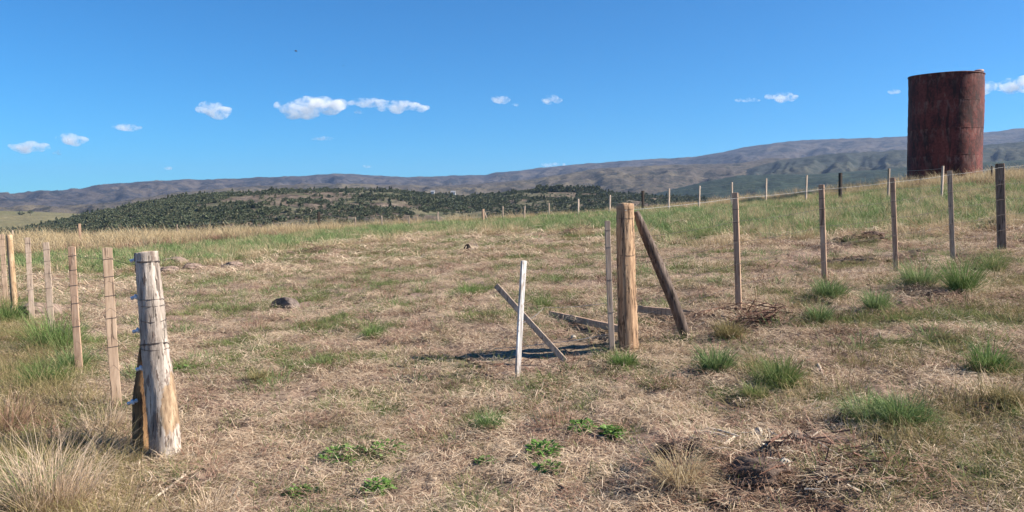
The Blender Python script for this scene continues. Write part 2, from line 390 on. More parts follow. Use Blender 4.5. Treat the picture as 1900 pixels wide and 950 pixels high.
land('mountain_range', [(-500,375),(-200,369),(0,361),(60,358),(150,351),(200,343),(260,337),(330,335),(400,333),(480,330),(560,327),(590,324),(622,322),(700,326),(770,329),(850,326),(900,325),(920,321),(960,317),(1000,312),(1060,306),(1130,301),(1200,296),(1290,291),(1330,284),(1390,271),(1440,264),(1490,260),(1540,258),(1640,255),(1690,252),(1830,245),(1870,240),(1900,237),(2000,228),(2200,222),(2500,240)],
     5600, 3300, -30, M['mountain'], 50, 620, gully=55, gf=21, seed=2, na=520, nr=90, label='long bare mountain range along the horizon', shape=.8)
land('foothills', [(-500,395),(-200,392),(0,388),(150,384),(250,372),(330,358),(480,346),(600,341),(700,343),(800,346),(900,341),(960,336),(1060,321),(1110,313),(1178,309),(1228,307),(1363,304),(1400,298),(1430,293),(1540,296),(1600,301),(1700,292),(1900,278),(2200,265),(2500,270)],
     3000, 1500, -40, M['foothill'], 36, 330, gully=22, gf=19, seed=5, na=480, nr=80, label='brown grassy foothills in front of the mountains', shape=.85)
M['scrub_slope'] = mountain_mat('scrub_slope', (.050,.056,.052), (.075,.074,.056), (.018,.028,.026), .004, (.42, .6))
land('scrub_slope', [(1330,330),(1390,312),(1440,299),(1500,290),(1560,284),(1640,280),(1700,276),(1830,268),(1900,262),(2100,252),(2400,255)],
     2600, 1400, -40, M['scrub_slope'], 26, 240, gully=30, gf=28, seed=31, na=260, nr=60, label='dark blue green scrub slope under the mountains behind the tank', shape=.85)
land('pine_hill', [(1130,372),(1200,364),(1240,353),(1300,339),(1365,326),(1440,323),(1500,324),(1560,319),(1640,314),(1700,309),(1800,303),(1900,296),(2200,290)],
     1900, 900, -40, M['pine_slope'], 14, 120, seed=9, na=260, nr=50, label='dark pine covered hill beyond the fence', shape=.9)
land('pasture', [(-500,398),(-200,393),(0,391),(100,394),(160,397),(230,399),(420,401)],
     1500, 700, -45, M['pasture'], 6, 160, seed=12, na=120, nr=40, label='pale green pasture slope beyond the wooded hill', shape=.8)
def hill_mat():
    n = NT('stony_hill'); co = n.coord('Object')
    a = n.noise(co, .012, 5, .6); b = n.noise(co, .07, 5, .65); c = n.noise(co, .3, 4, .7)
    col = n.ramp(b, [(.3, (.045,.036,.028)), (.45, (.10,.077,.06)), (.58, (.16,.125,.095)), (.72, (.26,.215,.17))])
    col = n.mix(n.sm(a, .45, .6), col, n.mix(n.sm(b, .4, .6), (.075,.08,.045), (.15,.135,.085)))
    return n.princ(col, .95, n.bump(n.math('ADD', b, c), 1.0, 1.6), .1)
M['hill'] = hill_mat()
def hill_fn(X, Y, tt, ed): return ed * 5 * fbm(X / 90, Y / 90, 4, 61) + ed * 2.6 * fbm(X / 16, Y / 16, 3, 63)
hill, hill_h = land('wooded_hill', [(-400,452),(-100,440),(40,427),(100,413),(160,399),(220,387),(280,376),(330,366),(400,361),(480,355),(540,353),(640,353),(720,354),(770,360),(830,363),(900,363),(960,357),(1010,355),(1100,357),(1160,361),(1200,363),(1260,367),(1400,374),(1600,385)],
     860, 300, -34, M['hill'], 5, 100, seed=15, na=420, nr=110, label='low stony hill scattered with dark scrub trees', shape=.62, fn=hill_fn)

# ------------------------------------------------------------------ scattering through geometry nodes (only for what nobody could count)
def proto_collection(name, objs):
    c = bpy.data.collections.new(name)
    for o in objs:
        for k in list(o.users_collection): k.objects.unlink(o)
        c.objects.link(o)
    return c
def scatter(name, pts, rot, scl, pick, coll, label, cat):
    me = bpy.data.meshes.new(name); me.vertices.add(len(pts)); me.vertices.foreach_set('co', np.asarray(pts, np.float32).ravel())
    a = me.attributes.new('rot', 'FLOAT_VECTOR', 'POINT'); a.data.foreach_set('vector', np.asarray(rot, np.float32).ravel())
    vattr(me, 'scl', scl)
    a = me.attributes.new('pick', 'INT', 'POINT'); a.data.foreach_set('value', np.asarray(pick, np.int32))
    me.update()
    o = link(name, me); tag(o, label, cat, None, 'stuff')
    t = bpy.data.node_groups.new(name, 'GeometryNodeTree')
    t.interface.new_socket('Geometry', in_out='INPUT', socket_type='NodeSocketGeometry'); t.interface.new_socket('Geometry', in_out='OUTPUT', socket_type='NodeSocketGeometry')
    i = t.nodes.new('NodeGroupInput'); ou = t.nodes.new('NodeGroupOutput'); ip = t.nodes.new('GeometryNodeInstanceOnPoints'); ci = t.nodes.new('GeometryNodeCollectionInfo')
    ci.inputs[0].default_value = coll; ci.inputs['Separate Children'].default_value = True; ci.inputs['Reset Children'].default_value = True
    def na(nm, ty):
        k = t.nodes.new('GeometryNodeInputNamedAttribute'); k.data_type = ty; k.inputs[0].default_value = nm; return k.outputs[0]
    L = t.links.new
    L(i.outputs[0], ip.inputs['Points']); L(ci.outputs[0], ip.inputs['Instance']); ip.inputs['Pick Instance'].default_value = True
    L(na('pick', 'INT'), ip.inputs['Instance Index']); L(na('rot', 'FLOAT_VECTOR'), ip.inputs['Rotation']); L(na('scl', 'FLOAT'), ip.inputs['Scale'])
    L(ip.outputs[0], ou.inputs[0])
    m = o.modifiers.new('scatter', 'NODES'); m.node_group = t
    return o

def blades(n, rad, length, width, lean=.35, curve=.5, seed=0, lying=False, shade=None, clump=1.0):
    """n grass blades as a mesh: two verts at the root, two half way, one at the tip"""
    g = np.random.default_rng(seed)
    rr = rad * np.sqrt(g.random(n)) ** clump; th = g.random(n) * 2 * math.pi
    bx, by = rr * np.cos(th), rr * np.sin(th)
    L = g.uniform(*length, n); wd = g.uniform(*width, n)
    if lying:
        da = g.random(n) * 2 * math.pi; pitch = g.normal(.08, .16, n); z0 = g.uniform(0, .03, n)
        d1 = np.stack([np.cos(da) * np.cos(pitch), np.sin(da) * np.cos(pitch), np.sin(pitch)], 1)
        da2 = da + g.normal(0, .2, n); p2 = pitch - np.abs(g.normal(.15, .15, n))
        d2 = np.stack([np.cos(da2) * np.cos(p2), np.sin(da2) * np.cos(p2), np.sin(p2)], 1)
    else:
        da = np.where(rr > 0, th, 0) + g.normal(0, .7, n)
        tl = np.abs(g.normal(lean * .45, lean * .5, n)) + lean * .7 * rr / max(rad, 1e-6); z0 = np.full(n, -.015)
        d1 = np.stack([np.cos(da) * np.sin(tl), np.sin(da) * np.sin(tl), np.cos(tl)], 1)
        t2 = np.minimum(tl + np.abs(g.normal(curve, curve * .6, n)), 2.2)
        d2 = np.stack([np.cos(da) * np.sin(t2), np.sin(da) * np.sin(t2), np.cos(t2)], 1)
    b = np.stack([bx, by, z0], 1); mid = b + d1 * (L * .55)[:, None]; tip = mid + d2 * (L * .45)[:, None]
    if lying: fa = da + math.pi / 2
    else: fa = g.random(n) * 2 * math.pi
    s = np.stack([np.cos(fa), np.sin(fa), np.zeros(n)], 1) * (wd / 2)[:, None]
    V = np.stack([b - s, b + s, mid - s * .8, mid + s * .8, tip], 1).reshape(-1, 3)
    k = np.arange(n)[:, None] * 5
    q = k + np.array([[0, 1, 3, 2]]); t = k + np.array([[2, 3, 4]])
    sh = g.random(n) if shade is None else np.clip(shade(g, n), 0, 1)
    return V, q, t, np.repeat(sh, 5), np.tile([0, 0, .55, .55, 1.0], n)
def leaves(n, rad, hgt, size, seed=0):
    """broad leaves: folded diamonds turned outwards and up"""
    g = np.random.default_rng(seed); th = g.random(n) * 2 * math.pi; rr = rad * np.sqrt(g.random(n))
    c = np.stack([rr * np.cos(th), rr * np.sin(th), g.random(n) ** .7 * hgt * (1 - .5 * rr / rad)], 1)
    L = g.uniform(*size, n); a = th + g.normal(0, .8, n); up = g.uniform(-.2, .9, n)
    d = np.stack([np.cos(a) * np.cos(up), np.sin(a) * np.cos(up), np.sin(up)], 1); s = np.stack([-np.sin(a), np.cos(a), g.normal(0, .3, n)], 1)
    V = np.stack([c, c + d * (L * .5)[:, None] + s * (L * .28)[:, None], c + d * (L * .5)[:, None] - s * (L * .28)[:, None] , c + d * L[:, None] - np.array([0, 0, 1]) * (L * .2)[:, None]], 1).reshape(-1, 3)
    k = np.arange(n)[:, None] * 4; t = np.concatenate([k + np.array([[0, 2, 1]]), k + np.array([[1, 2, 3]])])
    return V, np.zeros((0, 4), int), t, np.repeat(g.random(n), 4), np.tile([.3, .8, .8, 1.0], n)
def blade_mesh(name, parts):
    Vs, Q, T, Sh, Tp = [], [], [], [], []; o = 0
    for V, q, t, sh, tp in parts:
        Vs.append(V); Q.append(q + o); T.append(t + o); Sh.append(sh); Tp.append(tp); o += len(V)
    me = mesh_np(name, np.vstack(Vs), np.vstack(Q), np.vstack(T)); vattr(me, 'shade', np.concatenate(Sh)); vattr(me, 'tip', np.concatenate(Tp)); return me
def protos(name, mat, makers):
    return proto_collection(name + '_kinds', [link(name, blade_mesh(name, mk), mat) for mk in makers])

litter = protos('straw_tuft', M['straw'], [[blades(110, .22, (.025, .12), (.002, .0045), seed=s, lying=True), blades(14, .2, (.10, .2), (.002, .004), seed=10 + s, lying=True)] for s in range(5)])
brown = protos('brown_litter', M['brown_straw'], [[blades(60, .2, (.04, .18), (.002, .006), seed=20 + s, lying=True), blades(14, .12, (.03, .10), (.002, .004), .8, .8, seed=30 + s)] for s in range(4)])
farlit = protos('coarse_straw', M['straw'], [[blades(60, .6, (.12, .5), (.008, .02), seed=40 + s, lying=True), blades(12, .5, (.06, .16), (.006, .014), .8, .8, seed=45 + s)] for s in range(4)])
short = protos('short_grass', M['grass'], [[blades(44, .07 + .03 * (s % 2), (.04, .15), (.002, .005), .8, .9, seed=50 + s)] for s in range(4)])
band = protos('green_grass', M['blue_grass'], [[blades(64, .2 + .04 * s, (.14, .42), (.006, .013), .75, .7, seed=60 + s)] for s in range(4)])
olive = protos('olive_grass', M['olive_grass'], [[blades(50, .16, (.08, .26), (.002, .005), .9, .9, seed=70 + s)] for s in range(4)])
pale = protos('tall_dry_grass', M['pale_grass'], [[blades(60, .3, (.3, .75), (.006, .014), .35, .5, seed=80 + s)] for s in range(4)])
M['dead_weed'] = blade_mat('dead_weed', [(.085,.042,.03),(.16,.085,.058),(.25,.15,.105),(.34,.22,.16)], (.09,.05,.035), .1)
brownw = protos('brown_weed', M['dead_weed'], [[blades(55, .35, (.16, .42), (.006, .014), .7, .7, seed=90 + s)] for s in range(3)])
fenceg = protos('fence_grass', M['olive_grass'], [[blades(60, .2, (.15, .42), (.002, .0045), .6, .7, seed=120 + s)] for s in range(4)])
matted = protos('matted_grass', M['straw'], [[blades(50, .10, (.06, .2), (.002, .004), 1.1, 1.0, seed=130 + s)] for s in range(4)])
weedp = protos('broad_weed', M['weed'], [[leaves(40, .11, .07, (.02, .055), seed=100 + s)] for s in range(4)])

def rnd_polar(n, r0, r1, a=45.0):
    n = int(n * 1.2) if r1 < 31 else n; a = a if r1 < 31 else 38.5
    az = np.radians(rng.uniform(-a, a, n)); r = np.sqrt(rng.uniform(r0 * r0, r1 * r1, n)); return r * np.sin(az), r * np.cos(az), r
def put(x, y, tilt=.12, up=0.0):
    z = gz(x, y) + up; n = len(x)
    return np.stack([x, y, z], 1), np.stack([rng.normal(0, tilt, n), rng.normal(0, tilt, n), rng.random(n) * 6.283], 1)
def go(name, x, y, scl, coll, k, label, cat, up=0.0, tilt=.12):
    p, ro = put(x, y, tilt, up); return scatter(name, p, ro, scl, rng.integers(0, k, len(x)), coll, label, cat)
def cat_xy(*a): return np.concatenate([q[0] for q in a]), np.concatenate([q[1] for q in a])
def keep(xy, m): return xy[0][m], xy[1][m]

# straw lying over the near ground
xs = []
for n, r0, r1 in ((3600, 2.6, 6.5), (5200, 6.5, 12), (6500, 12, 22)):
    x, y, r = rnd_polar(n, r0, r1); m = rng.random(len(x)) < (.80 - .78 * green_amount(x, y)) * (.35 + .65 * sstep(-.25, .2, fbm(x / .9, y / .9, 3, 140)) ) * (1 - .85 * soil_amount(x, y)) * (1 - .9 * bare_amount(x, y))
    xs.append((x[m], y[m]))
x, y = cat_xy(*xs); go('dry_straw', x, y, rng.uniform(.6, 1.25, len(x)) * np.interp(np.hypot(x, y), [4, 20], [.9, 1.5]), litter, 5, 'pale dry straw lying trampled over the bare hilltop', 'straw')
xs = []
for n, r0, r1 in ((1500, 2.6, 6.5), (2200, 6.5, 12), (2600, 12, 24)):
    x, y, r = rnd_polar(n, r0, r1); s = soil_amount(x, y)
    m = rng.random(len(x)) < np.clip(.25 * (1 - green_amount(x, y)) + .9 * s + .5 * sstep(.1, .35, fbm(x / 1.1, y / 1.1, 3, 160)), 0, 1) * (1 - .7 * bare_amount(x, y)); xs.append((x[m], y[m]))
x, y = cat_xy(*xs); go('dead_grass', x, y, rng.uniform(.6, 1.3, len(x)) * np.interp(np.hypot(x, y), [4, 20], [.9, 1.6]), brown, 4, 'brown dead grass and roots matted on turned earth', 'dead grass')
x, y, r = rnd_polar(7000, 18, 48); m = rng.random(len(x)) < (1 - .9 * green_amount(x, y)) * (.4 + .6 * sstep(-.2, .3, fbm(x / 2, y / 2, 3, 180)))
x, y = x[m], y[m]; go('cut_straw', x, y, rng.uniform(.6, 1.2, len(x)), farlit, 4, 'cut straw spread over the middle of the field', 'straw')
def clod_proto(name, seed):
    g = np.random.default_rng(seed); bm = bmesh.new(); bmesh.ops.create_icosphere(bm, subdivisions=2, radius=1.0)
    for v in bm.verts:
        p = np.array(v.co); q = 1 + .4 * fbm(np.array([p[0] * 1.3 + seed]), np.array([p[1] * 1.3 + p[2] * 1.7]), 3, seed)[0] + g.normal(0, .05); v.co = v.co * q; v.co.z *= .62
    me = bpy.data.meshes.new(name); bm.to_mesh(me); bm.free(); return link(name, me, M['clod'])
def clod_mat():
    n = NT('turned_soil'); co = n.coord('Object'); f = n.noise(co, 3, 5, .7); ri = n.n('ShaderNodeObjectInfo').outputs['Random']
    c = n.ramp(n.math('ADD', n.math('MULTIPLY', f, .7), n.math('MULTIPLY', ri, .3)), [(.3, (.06,.042,.034)), (.5, (.15,.105,.082)), (.68, (.27,.195,.15))])
    return n.princ(c, .95, n.bump(f, .8, .1), .1)
M['clod'] = clod_mat()
clods = proto_collection('clod_kinds', [clod_proto('earth_clod', 900 + i) for i in range(4)])
x, y, r = rnd_polar(34000, 3, 14); x2, y2, r2 = rnd_polar(16000, 14, 30); x, y, r = np.r_[x, x2], np.r_[y, y2], np.r_[r, r2]; s = soil_amount(x, y); m = rng.random(len(x)) < .95 * np.clip(s * 1.3 - .15, 0, 1) * (.15 + .85 * sstep(-.1, .2, fbm(x / .5, y / .5, 3, 451))) + .02 + .10 * sstep(.15, .35, fbm(x / .8, y / .8, 3, 461)); x, y = x[m], y[m]
go('turned_earth', x, y, np.minimum(rng.lognormal(-3.9, .55, len(x)) * (1 + 1.1 * soil_amount(x, y)), .03 + .022 * soil_amount(x, y)), clods, 4, 'crumbled brown clods of turned earth lying in heaps', 'earth', -.004, .35)
x, y, r = rnd_polar(13000, 2.8, 12); s = soil_amount(x, y); m = rng.random(len(x)) < .8 * np.clip(s * 1.3 - .1, 0, 1) * (.3 + .7 * sstep(-.1, .2, fbm(x / .35, y / .35, 3, 481))); x, y = x[m], y[m]
go('matted_grass', x, y, rng.uniform(.5, 1.0, len(x)), matted, 4, 'matted dead grass hanging over the turned hummocks of earth', 'dead grass')
# short green grass in patches
xs = []
for n, r0, r1 in ((13000, 2.6, 7), (24000, 7, 14), (30000, 14, 28)):
    x, y, r = rnd_polar(n, r0, r1); gr = green_amount(x, y) * (1 - .9 * bare_amount(x, y)); right = sstep(.5, 2.5, x - .12 * y); k = bd(B_GREEN, x, y)
    m = (rng.random(len(x)) < gr * (.25 + .75 * sstep(-.1, .2, fbm(x / .33, y / .33, 2, 91))) + .03) & (rng.random(len(x)) > .55 * right * (r < k)); xs.append((x[m], y[m]))
x, y = cat_xy(*xs); go('short_grass', x, y, rng.uniform(.6, 1.35, len(x)) * np.interp(np.hypot(x, y), [4, 24], [.95, 1.7]), short, 4, 'short green grass growing in patches through the straw', 'grass')
xs = []
for (bx, by, rx, ry, sg) in PATCH:
    n = int(min(2200, 170 * rx * ry * 4 * sg)); x = bx + rng.normal(0, rx * .52, n); y = by + rng.normal(0, ry * .52, n)
    m = rng.random(len(x)) < .15 + .85 * sstep(-.1, .15, fbm(x / .4, y / .4, 3, 471)); xs.append((x[m], y[m]))
x, y = cat_xy(*xs); go('patch_grass', x, y, rng.uniform(.6, 1.3, len(x)) * np.interp(np.hypot(x, y), [4, 24], [.9, 1.6]), short, 4, 'denser green grass growing in small separate patches', 'grass')
xs = []
for n, r0, r1 in ((4200, 2.6, 7), (5200, 7, 14)):
    x, y, r = rnd_polar(n, r0, r1); gr = green_amount(x, y); right = sstep(.5, 2.5, x - .12 * y); left = sstep(1.5, 3.0, -x - .3 * y + 1.2)
    m = rng.random(len(x)) < np.clip(gr * .8 + .06, 0, 1) * np.clip(right + .6 * left, 0.04, 1); xs.append((x[m], y[m]))
x, y = cat_xy(*xs); go('olive_grass', x, y, rng.uniform(.55, 1.25, len(x)), olive, 4, 'olive and yellowing grass lying on the slope by the fence', 'grass')
x, y, r = rnd_polar(16000, 3.2, 18); lx = x + .45 * y   # along the fence on the downhill side
m = (x < -1.6) & (x + 2.43 + (y - 5.44) * .716 < -.1) & (x + 2.43 + (y - 5.44) * .716 > -1.6 - .1 * y) & (rng.random(len(x)) < .25 + .6 * sstep(-.15, .2, fbm(x / .8, y / .8, 3, 431))); x, y = x[m], y[m]
go('fence_grass', x, y, rng.uniform(.5, .95, len(x)), fenceg, 4, 'rank olive and pale grass grown up along the downhill fence', 'grass')
# the green band below the crest
x, y, r = rnd_polar(34000, 13, 50); k = bd(B_GREEN, x, y); m = (rng.random(len(x)) < .85 * green_amount(x, y)) & (r > k * .93) & (rng.random(len(x)) > .93 * dry_amount(x, y)) & (rng.random(len(x)) < .2 + .8 * sstep(-.2, .12, fbm(x / 1.7, y / 1.7, 4, 222)))
m &= rng.random(len(x)) < np.interp(950 + FPX * x / y, [0, 1100, 1350, 1900], [1, 1, .68, .62]); x, y = x[m], y[m]; go('green_grass', x, y, np.clip(rng.lognormal(-.35, .38, len(x)), .3, 1.5), band, 4, 'band of fresh green grass below the hill crest', 'grass')
# scattered tufts over the middle of the field and dry tufts inside the green band
x, y, r = rnd_polar(9000, 7, 42); k = bd(B_GREEN, x, y); f = fbm(x / 1.3, y / 1.3, 3, 401)
m = (r < k * 1.02) & (rng.random(len(x)) < (.07 + .55 * sstep(.0, .25, f)) * (1 - .95 * bare_amount(x, y))); x1, y1 = x[m], y[m]
go('field_grass', x1, y1, rng.uniform(.22, .62, len(x1)), band, 4, 'small green and grey tufts dotted over the open field', 'grass')
x, y, r = rnd_polar(9000, 14, 46); k = bd(B_GREEN, x, y); f = fbm(x / 1.8, y / 1.8, 3, 411)
m = (r > k * .9) & (rng.random(len(x)) < (.12 + .6 * sstep(-.05, .25, f)) * np.interp(950 + FPX * x / y, [0, 1100, 1350, 1900], [.8, .8, 1.3, 1.3])); x1, y1 = x[m], y[m]
go('yellow_grass', x1, y1, rng.uniform(.35, .7, len(x1)), pale, 4, 'yellowing grass mixed into the green band', 'grass')
x, y, r = rnd_polar(12000, 5, 44); f = fbm(x / .9, y / .9, 3, 421)
m = (rng.random(len(x)) < (.05 + .55 * sstep(.12, .35, f)) * (1 - .9 * bare_amount(x, y))); x1, y1 = x[m], y[m]
go('dead_weeds', x1, y1, rng.uniform(.25, .55, len(x1)), brownw, 3, 'low brown dead weeds breaking up the straw', 'weeds')
# tall dry grass on the crest
x, y, r = rnd_polar(42000, 22, 54); px = 950 + FPX * x / y
dens = np.interp(px, [-200, 300, 520, 700, 900, 1000, 1250, 1450, 1600, 1800, 2100], [.75, .75, .65, .8, .6, .25, .2, .5, .6, .75, .7])
kd = bd(B_DRY, x, y) * np.interp(px, [0, 450, 560], [1.16, 1.16, 1.0]); m = (rng.random(len(x)) < dry_amount(x, y) * dens) & ((r > kd) | (rng.random(len(x)) < .25)) & (rng.random(len(x)) < .35 + .65 * sstep(-.25, .15, fbm(x / 1.6, y / 1.6, 3, 341))); x, y, px = x[m], y[m], px[m]
go('tall_dry_grass', x, y, np.clip(rng.lognormal(-.32, .32, len(x)), .35, 1.6) * np.interp(px, [0, 900, 1100, 1500, 1900], [1.15, 1.0, .55, .8, .95]), pale, 4, 'tall pale dry grass standing along the hill crest', 'dry grass')
x, y, r = rnd_polar(16000, 22, 46); px = 950 + FPX * x / y
dens = np.interp(px, [-200, 300, 500, 560, 1400, 1700, 1900], [.8, .9, .8, .10, .10, .3, .35])
k = bd(B_DRY, x, y); m = (rng.random(len(x)) < dry_amount(x, y) * dens) & (r < k * np.interp(px, [0, 450, 600], [1.24, 1.24, 1.1])) & (rng.random(len(x)) < .25 + .75 * sstep(-.2, .2, fbm(x / 3, y / 3, 3, 333))); x, y = x[m], y[m]
go('brown_weeds', x, y, rng.uniform(.7, 1.5, len(x)), brownw, 3, 'reddish brown dead weeds at the foot of the dry grass', 'weeds')

# ------------------------------------------------------------------ wood over the hill, as one mass
def tree_proto(name, kind, seed):
    g = np.random.default_rng(seed); V = []; T = []; o = 0; sh = []
    nq = 90
    for i in range(nq):
        if kind == 'pine':
            h = g.random() ** .8; rad = .30 * (1 - h) ** .8 + .02; z = .12 + .88 * h
        else:
            h = g.random(); rad = .62 * math.sqrt(max(.02, 1 - (2 * h - .9) ** 2 * .9)); z = .06 + .60 * h
        a = g.random() * 6.283; q = rad * (.45 + .55 * g.random()); c = np.array([q * math.cos(a), q * math.sin(a), z])
        s = g.uniform(.10, .2); e1 = g.normal(size=3); e1 /= np.linalg.norm(e1); e2 = np.cross(e1, g.normal(size=3)); e2 /= np.linalg.norm(e2)
        V += [c + e1 * s, c - e1 * s * .5 + e2 * s * .8, c - e1 * s * .5 - e2 * s * .8]; T.append((o, o + 1, o + 2)); o += 3; sh += [g.random()] * 3
    w = .025
    V += [np.array(p) for p in ((-w, -w, -.05), (w, -w, -.05), (0, w, -.05), (0, 0, .5))]; T += [(o, o + 1, o + 3), (o + 1, o + 2, o + 3), (o + 2, o, o + 3)]; sh += [0] * 4
    me = mesh_np(name, V, None, T); vattr(me, 'shade', sh); vattr(me, 'tip', [1.0] * len(sh)); return me
M['tree'] = blade_mat('tree_leaves', [(.034,.052,.032),(.060,.082,.046),(.088,.106,.058),(.125,.13,.076),(.17,.155,.10)], (.04,.045,.025), .15)
wood = proto_collection('wood_kinds', [link('scrub_tree', tree_proto('scrub_tree', k, s), M['tree']) for k, s in (('pine', 1), ('bush', 2), ('bush', 3), ('pine', 4))])
n = 52000; az = np.radians(rng.uniform(-38, 26, n)); r = np.sqrt(rng.uniform(290 ** 2, 900 ** 2, n)); x = r * np.sin(az); y = r * np.cos(az); px = 950 + FPX * np.tan(az)
dn = 1.15 * fbm(x / 85, y / 130, 4, 201) + .4 * fbm(x / 22, y / 28, 3, 205)
bias = np.interp(px, [-200, 120, 300, 480, 620, 800, 950, 1100, 1250], [.6, .32, .14, .03, 0, .0, .04, .12, .0])
m = rng.random(len(x)) < np.clip(sstep(-.05, .18, dn + bias) * .9 + .05, 0, 1); x, y, r = x[m], y[m], r[m]; z = hill_h(x, y) - .1
scl = np.clip(rng.lognormal(.75, .38, len(x)), .9, 4.6) * (1 + .25 * rng.random(len(x)) ** 3)
# a block of taller pines on the top of the hill
nb = 420; ab = np.radians(rng.uniform(1.6, 6.2, nb)); rb = rng.uniform(820, 900, nb); xb, yb = rb * np.sin(ab), rb * np.cos(ab); zb = hill_h(xb, yb) - .3
pts = np.concatenate([np.stack([x, y, z], 1), np.stack([xb, yb, zb], 1)]); scl = np.r_[scl, rng.uniform(3.5, 8, nb)]
scatter('woods', pts, np.stack([np.zeros(len(pts)), np.zeros(len(pts)), rng.random(len(pts)) * 6.283], 1), scl, np.r_[rng.choice([0, 1, 2, 1, 2, 3, 1, 2], len(x)), rng.choice([0, 3, 1], nb)], wood, 'dark green scrub woods covering the low hill', 'woods')

# ------------------------------------------------------------------ timber
def shaft(name, pts, rad, seg=14, rough=.05, seed=0, square=None, sub=8, mat=None, parent=None, topmat=None, yaw=0.0):
    """a post along the points (local), with uneven section; square=(w, d) gives a sawn batten with worn edges"""
    g = np.random.default_rng(seed); pts = [np.array(p, float) for p in pts]; n = len(pts)
    tt = np.linspace(0, n - 1, (n - 1) * sub + 1); c = np.stack([np.interp(tt, range(n), [p[k] for p in pts]) for k in range(3)], 1)
    if n > 2:
        for _ in range(sub): c[1:-1] = (c[:-2] + 2 * c[1:-1] + c[2:]) / 4
    rr = np.interp(tt, range(n), rad) if square is None else np.ones(len(tt))
    d = np.gradient(c, axis=0); d /= np.linalg.norm(d, axis=1)[:, None]
    ref = np.array([0, 1.0, 0]) if abs(d[0][1]) < .9 else np.array([1.0, 0, 0])
    e1 = np.cross(ref, d); e1 /= np.linalg.norm(e1, axis=1)[:, None]; e2 = np.cross(d, e1)
    if square is None:
        a = np.linspace(0, 2 * math.pi, seg, endpoint=False); prof_ = np.stack([np.cos(a), np.sin(a)], 1)
        flute = 1 + rough * np.array([fbm(np.array([math.cos(t) * 2.2]), np.array([math.sin(t) * 2.2]), 3, seed)[0] for t in a]) * 2
        prof_ = prof_ * flute[:, None]
    else:
        w, dp = square[0] / 2, square[1] / 2; b = min(w, dp) * .18
        prof_ = np.array([(-w + b, -dp), (w - b, -dp), (w, -dp + b), (w, dp - b), (w - b, dp), (-w + b, dp), (-w, dp - b), (-w, -dp + b)]); seg = 8
        cy, sy = math.cos(yaw), math.sin(yaw); prof_ = np.stack([prof_[:, 0] * cy - prof_[:, 1] * sy, prof_[:, 0] * sy + prof_[:, 1] * cy], 1)
    V = []
    for i in range(len(tt)):
        s = rr[i] * (1 + rough * (g.random(seg)[:, None] - .5) * (.8 if square is None else .35))
        V.append(c[i] + (prof_[:, :1] * e1[i] + prof_[:, 1:] * e2[i]) * s)
    m = len(tt); V = np.vstack(V)
    i = np.arange(m - 1)[:, None] * seg; j = np.arange(seg)[None]; j2 = (j + 1) % seg
    q = np.stack([i + j, i + j2, i + seg + j2, i + seg + j], -1).reshape(-1, 4)
    top = np.vstack([V, c[-1] + d[-1] * (.004 if square else rad[-1] * .12), c[0]]); ct = len(top) - 2; cb = ct + 1
    t = np.concatenate([np.stack([(m - 1) * seg + np.arange(seg), (m - 1) * seg + (np.arange(seg) + 1) % seg, np.full(seg, ct)], 1),
                        np.stack([(np.arange(seg) + 1) % seg, np.arange(seg), np.full(seg, cb)], 1)])
    me = mesh_np(name, top, q, t, square is None)
    o = link(name, me, mat, parent)
    if topmat is not None:
        me.materials.append(topmat)
        mi = np.zeros(len(q) + 2 * seg, np.int32); mi[len(q):len(q) + seg] = 1; me.polygons.foreach_set('material_index', mi)
        if square is None:
            us = np.ones(len(mi), bool); us[len(q):] = False; me.polygons.foreach_set('use_smooth', us)
    return o

def tube(name, pts, r, mat, parent=None, seg=5):
    cu = []; pts = [np.array(p, float) for p in pts]; c = np.array(pts); d = np.gradient(c, axis=0); d /= np.maximum(np.linalg.norm(d, axis=1)[:, None], 1e-9)
    ref = np.where(np.abs(d[:, 2:3]) > .9, [[1.0, 0, 0]], [[0, 0, 1.0]]); e1 = np.cross(ref, d); e1 /= np.linalg.norm(e1, axis=1)[:, None]; e2 = np.cross(d, e1)
    a = np.linspace(0, 2 * math.pi, seg, endpoint=False)
    V = np.vstack([c[i] + r * (np.cos(a)[:, None] * e1[i] + np.sin(a)[:, None] * e2[i]) for i in range(len(c))])
    m = len(c); i = np.arange(m - 1)[:, None] * seg; j = np.arange(seg)[None]; j2 = (j + 1) % seg
    q = np.stack([i + j, i + j2, i + seg + j2, i + seg + j], -1).reshape(-1, 4)
    return link(name, mesh_np(name, V, q, None, True), mat, parent)

def scar(n, co, c):
    """bark lost from a big patch low on the post's sunny side, and dark old bark up its back"""
    x = n.n('ShaderNodeSeparateXYZ', Vector=co).outputs
    d1 = n.math('POWER', n.math('DIVIDE', n.math('SUBTRACT', x[0], .055), .055), 2.0); d2 = n.math('POWER', n.math('DIVIDE', n.math('SUBTRACT', x[2], .38), .19), 2.0)
    e = n.math('ADD', n.math('ADD', d1, d2), n.math('MULTIPLY', n.math('SUBTRACT', n.noise(n.mapping(co, (1, 1, .5)), 22, 4), .5), 2.4))
    c = n.mix(n.sm(e, 1.1, .8), c, n.ramp(n.noise(n.mapping(co, (1, 1, .2)), 30, 4), [(.3, (.17,.11,.07)), (.5, (.33,.23,.145)), (.65, (.47,.35,.235))]))
    return c
M['grey_post'] = wood_mat('weathered_post', (.08,.064,.055), (.36,.305,.26), (.60,.53,.455), 30, .09, scar, (.16,.12,.10), .012)
M['orange_post'] = wood_mat('barkless_post', (.11,.064,.04), (.34,.215,.13), (.50,.345,.22), 26, .09, None, (.10,.06,.04), .008)
M['dark_log'] = wood_mat('dark_log', (.035,.025,.02), (.10,.073,.06), (.22,.17,.14), 36, .08, None, None, .01)
M['brown_stub'] = wood_mat('brown_stub', (.05,.028,.016), (.20,.115,.058), (.33,.20,.10), 18, .15, None, (.06,.03,.02))
